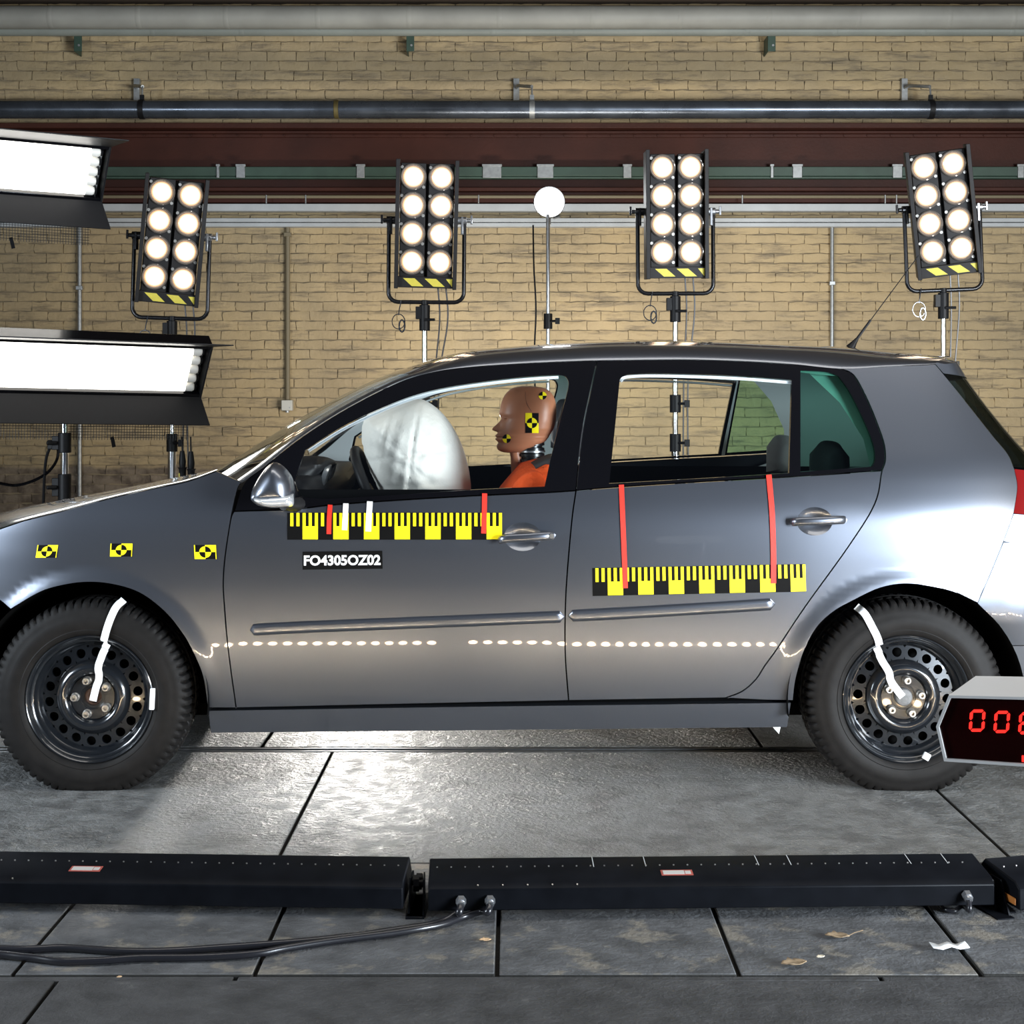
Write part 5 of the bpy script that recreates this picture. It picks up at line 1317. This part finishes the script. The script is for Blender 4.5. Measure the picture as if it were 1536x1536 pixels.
def digit(cx, cy, segs, w_=11.5, h_=16.5, slant=.07, th=4.2):
    g = G(); gp = .9
    def seg(a, b_):
        a, b_ = np.array(a, float), np.array(b_, float); t = (b_-a)/np.linalg.norm(b_-a); n_ = np.array((-t[1], t[0]))*th/2; a = a+t*gp; b_ = b_-t*gp
        q = [a, a+t*th/2+n_, b_-t*th/2+n_, b_, b_-t*th/2-n_, a+t*th/2-n_]
        pp = [PK(cx+x-slant*y, cy+y)-oc for x, y in q]
        g.add([p-KN*.002 for p in pp]+[p-KN*.0055 for p in pp], [tuple(range(6)), tuple(range(11,5,-1))]+[(i, 6+i, 6+(i+1) % 6, (i+1) % 6) for i in range(6)])
    W, Hh = w_-th/2, h_-th/2
    D = dict(a=((-W,-Hh),(W,-Hh)), b=((W,-Hh),(W,0)), c=((W,0),(W,Hh)), d=((-W,Hh),(W,Hh)), e=((-W,0),(-W,Hh)), f=((-W,-Hh),(-W,0)), g=((-W,0),(W,0)))
    for s_ in segs: seg(*D[s_])
    o = g.obj('led_digit', M_led, ck, smooth=False, label='red lit digit '+{'abcdef':'0','abcdefg':'8'}[segs])
digit(1465,1081.5,'abcdef'); digit(1502,1083.5,'abcdef'); digit(1539,1085.5,'abcdefg')
p = PK(1536,1139)-oc; g = G(); g.box(p-KN*.004, (.008,.004,.010), Matrix.Rotation(-KA, 3, 'Z')); g.obj('indicator_light', M_led, ck)
q = PK(1600,1150)-oc-KN*.1; g = G(); g.cyl((q.x,q.y,.02),(q.x,q.y,q.z+.012),.016,14); g.box((q.x,q.y,.012),(.3,.3,.024)); g.box((q.x,q.y,q.z+.008),(.12,.12,.012), Matrix.Rotation(-KA, 3, 'Z')); g.obj('counter_stand', M_leg, ck, bevel=.003)

# ------------------------------------------------------------------ litter on the slabs
def leaf(px_, py_, size, ang, m, label, name='dry_leaf', curl=.35, stem=0, cat='leaf'):
    p = PF(px_, py_, .003); g = G(); rows_ = []
    for i in range(9):
        u = -1+2*i/8; hw = .55*math.sqrt(max(.0, 1-abs(u)**1.6))*(1+.25*math.sin(i*2.6))+.02
        rows_.append([(u*size, v*hw*size, size*curl*(abs(v)**2*hw+u*u*.35+.12*math.sin(5*u+3*v))+.0) for v in (-1,-.5,0,.5,1)])
    g.grid(rows_)
    if stem: g.tube([(size*.9,0,.004),(size*1.4,size*.2,.010),(size*1.4+stem,size*.3,.016)], .0012, 5)
    zmin = min(v[2] for v in g.v); g.v = [(x, y, z-zmin) for x, y, z in g.v]
    o = g.obj(name, m, loc=(p.x, p.y, .003), rot=(0,0,ang), angle=60); s_ = o.modifiers.new('solid', 'SOLIDIFY'); s_.thickness = .0015
    tag(o, label, cat)
M_leaf = mat('dry_leaf', (.24,.17,.10), .8, var=.3, vscale=60); M_leaf2 = mat('pale_leaf', (.55,.36,.20), .8, var=.2, vscale=60)
leaf(1191,1447,.030,.2,M_leaf,'curled brown leaf nearest the long floor joint'); leaf(1256,1406,.028,-.15,M_leaf,'brown leaf with a stalk, just in front of the long batten',stem=.02)
leaf(1231,1436,.011,.4,mat('cream_crumb', (.6,.53,.40), .8),'tiny cream leaf scrap between two brown leaves','leaf_scrap'); leaf(728,1411,.014,.1,M_leaf2,'small orange leaf scrap before the cable connectors','leaf_scrap')
leaf(179,1466,.006,.5,M_leaf2,'tiny orange leaf crumb on the joint at far left','leaf_scrap')
p = PF(1424,1422,.004); g = G(); rows_ = [[(x, y, .004+(.010 if abs(x) > .03 else 0)*(.5+y*8)+(.006 if abs(x) < .01 else 0)) for x in (-.042,-.02,0,.02,.042)] for y in (-.016,.016)]; g.grid(rows_)
o = g.obj('paper_scrap', M_tape, loc=(p.x,p.y,.002), rot=(0,0,.05), angle=20); s_ = o.modifiers.new('solid','SOLIDIFY'); s_.thickness = .001; tag(o, 'crumpled white scrap of tape lying across a slab joint', 'paper')
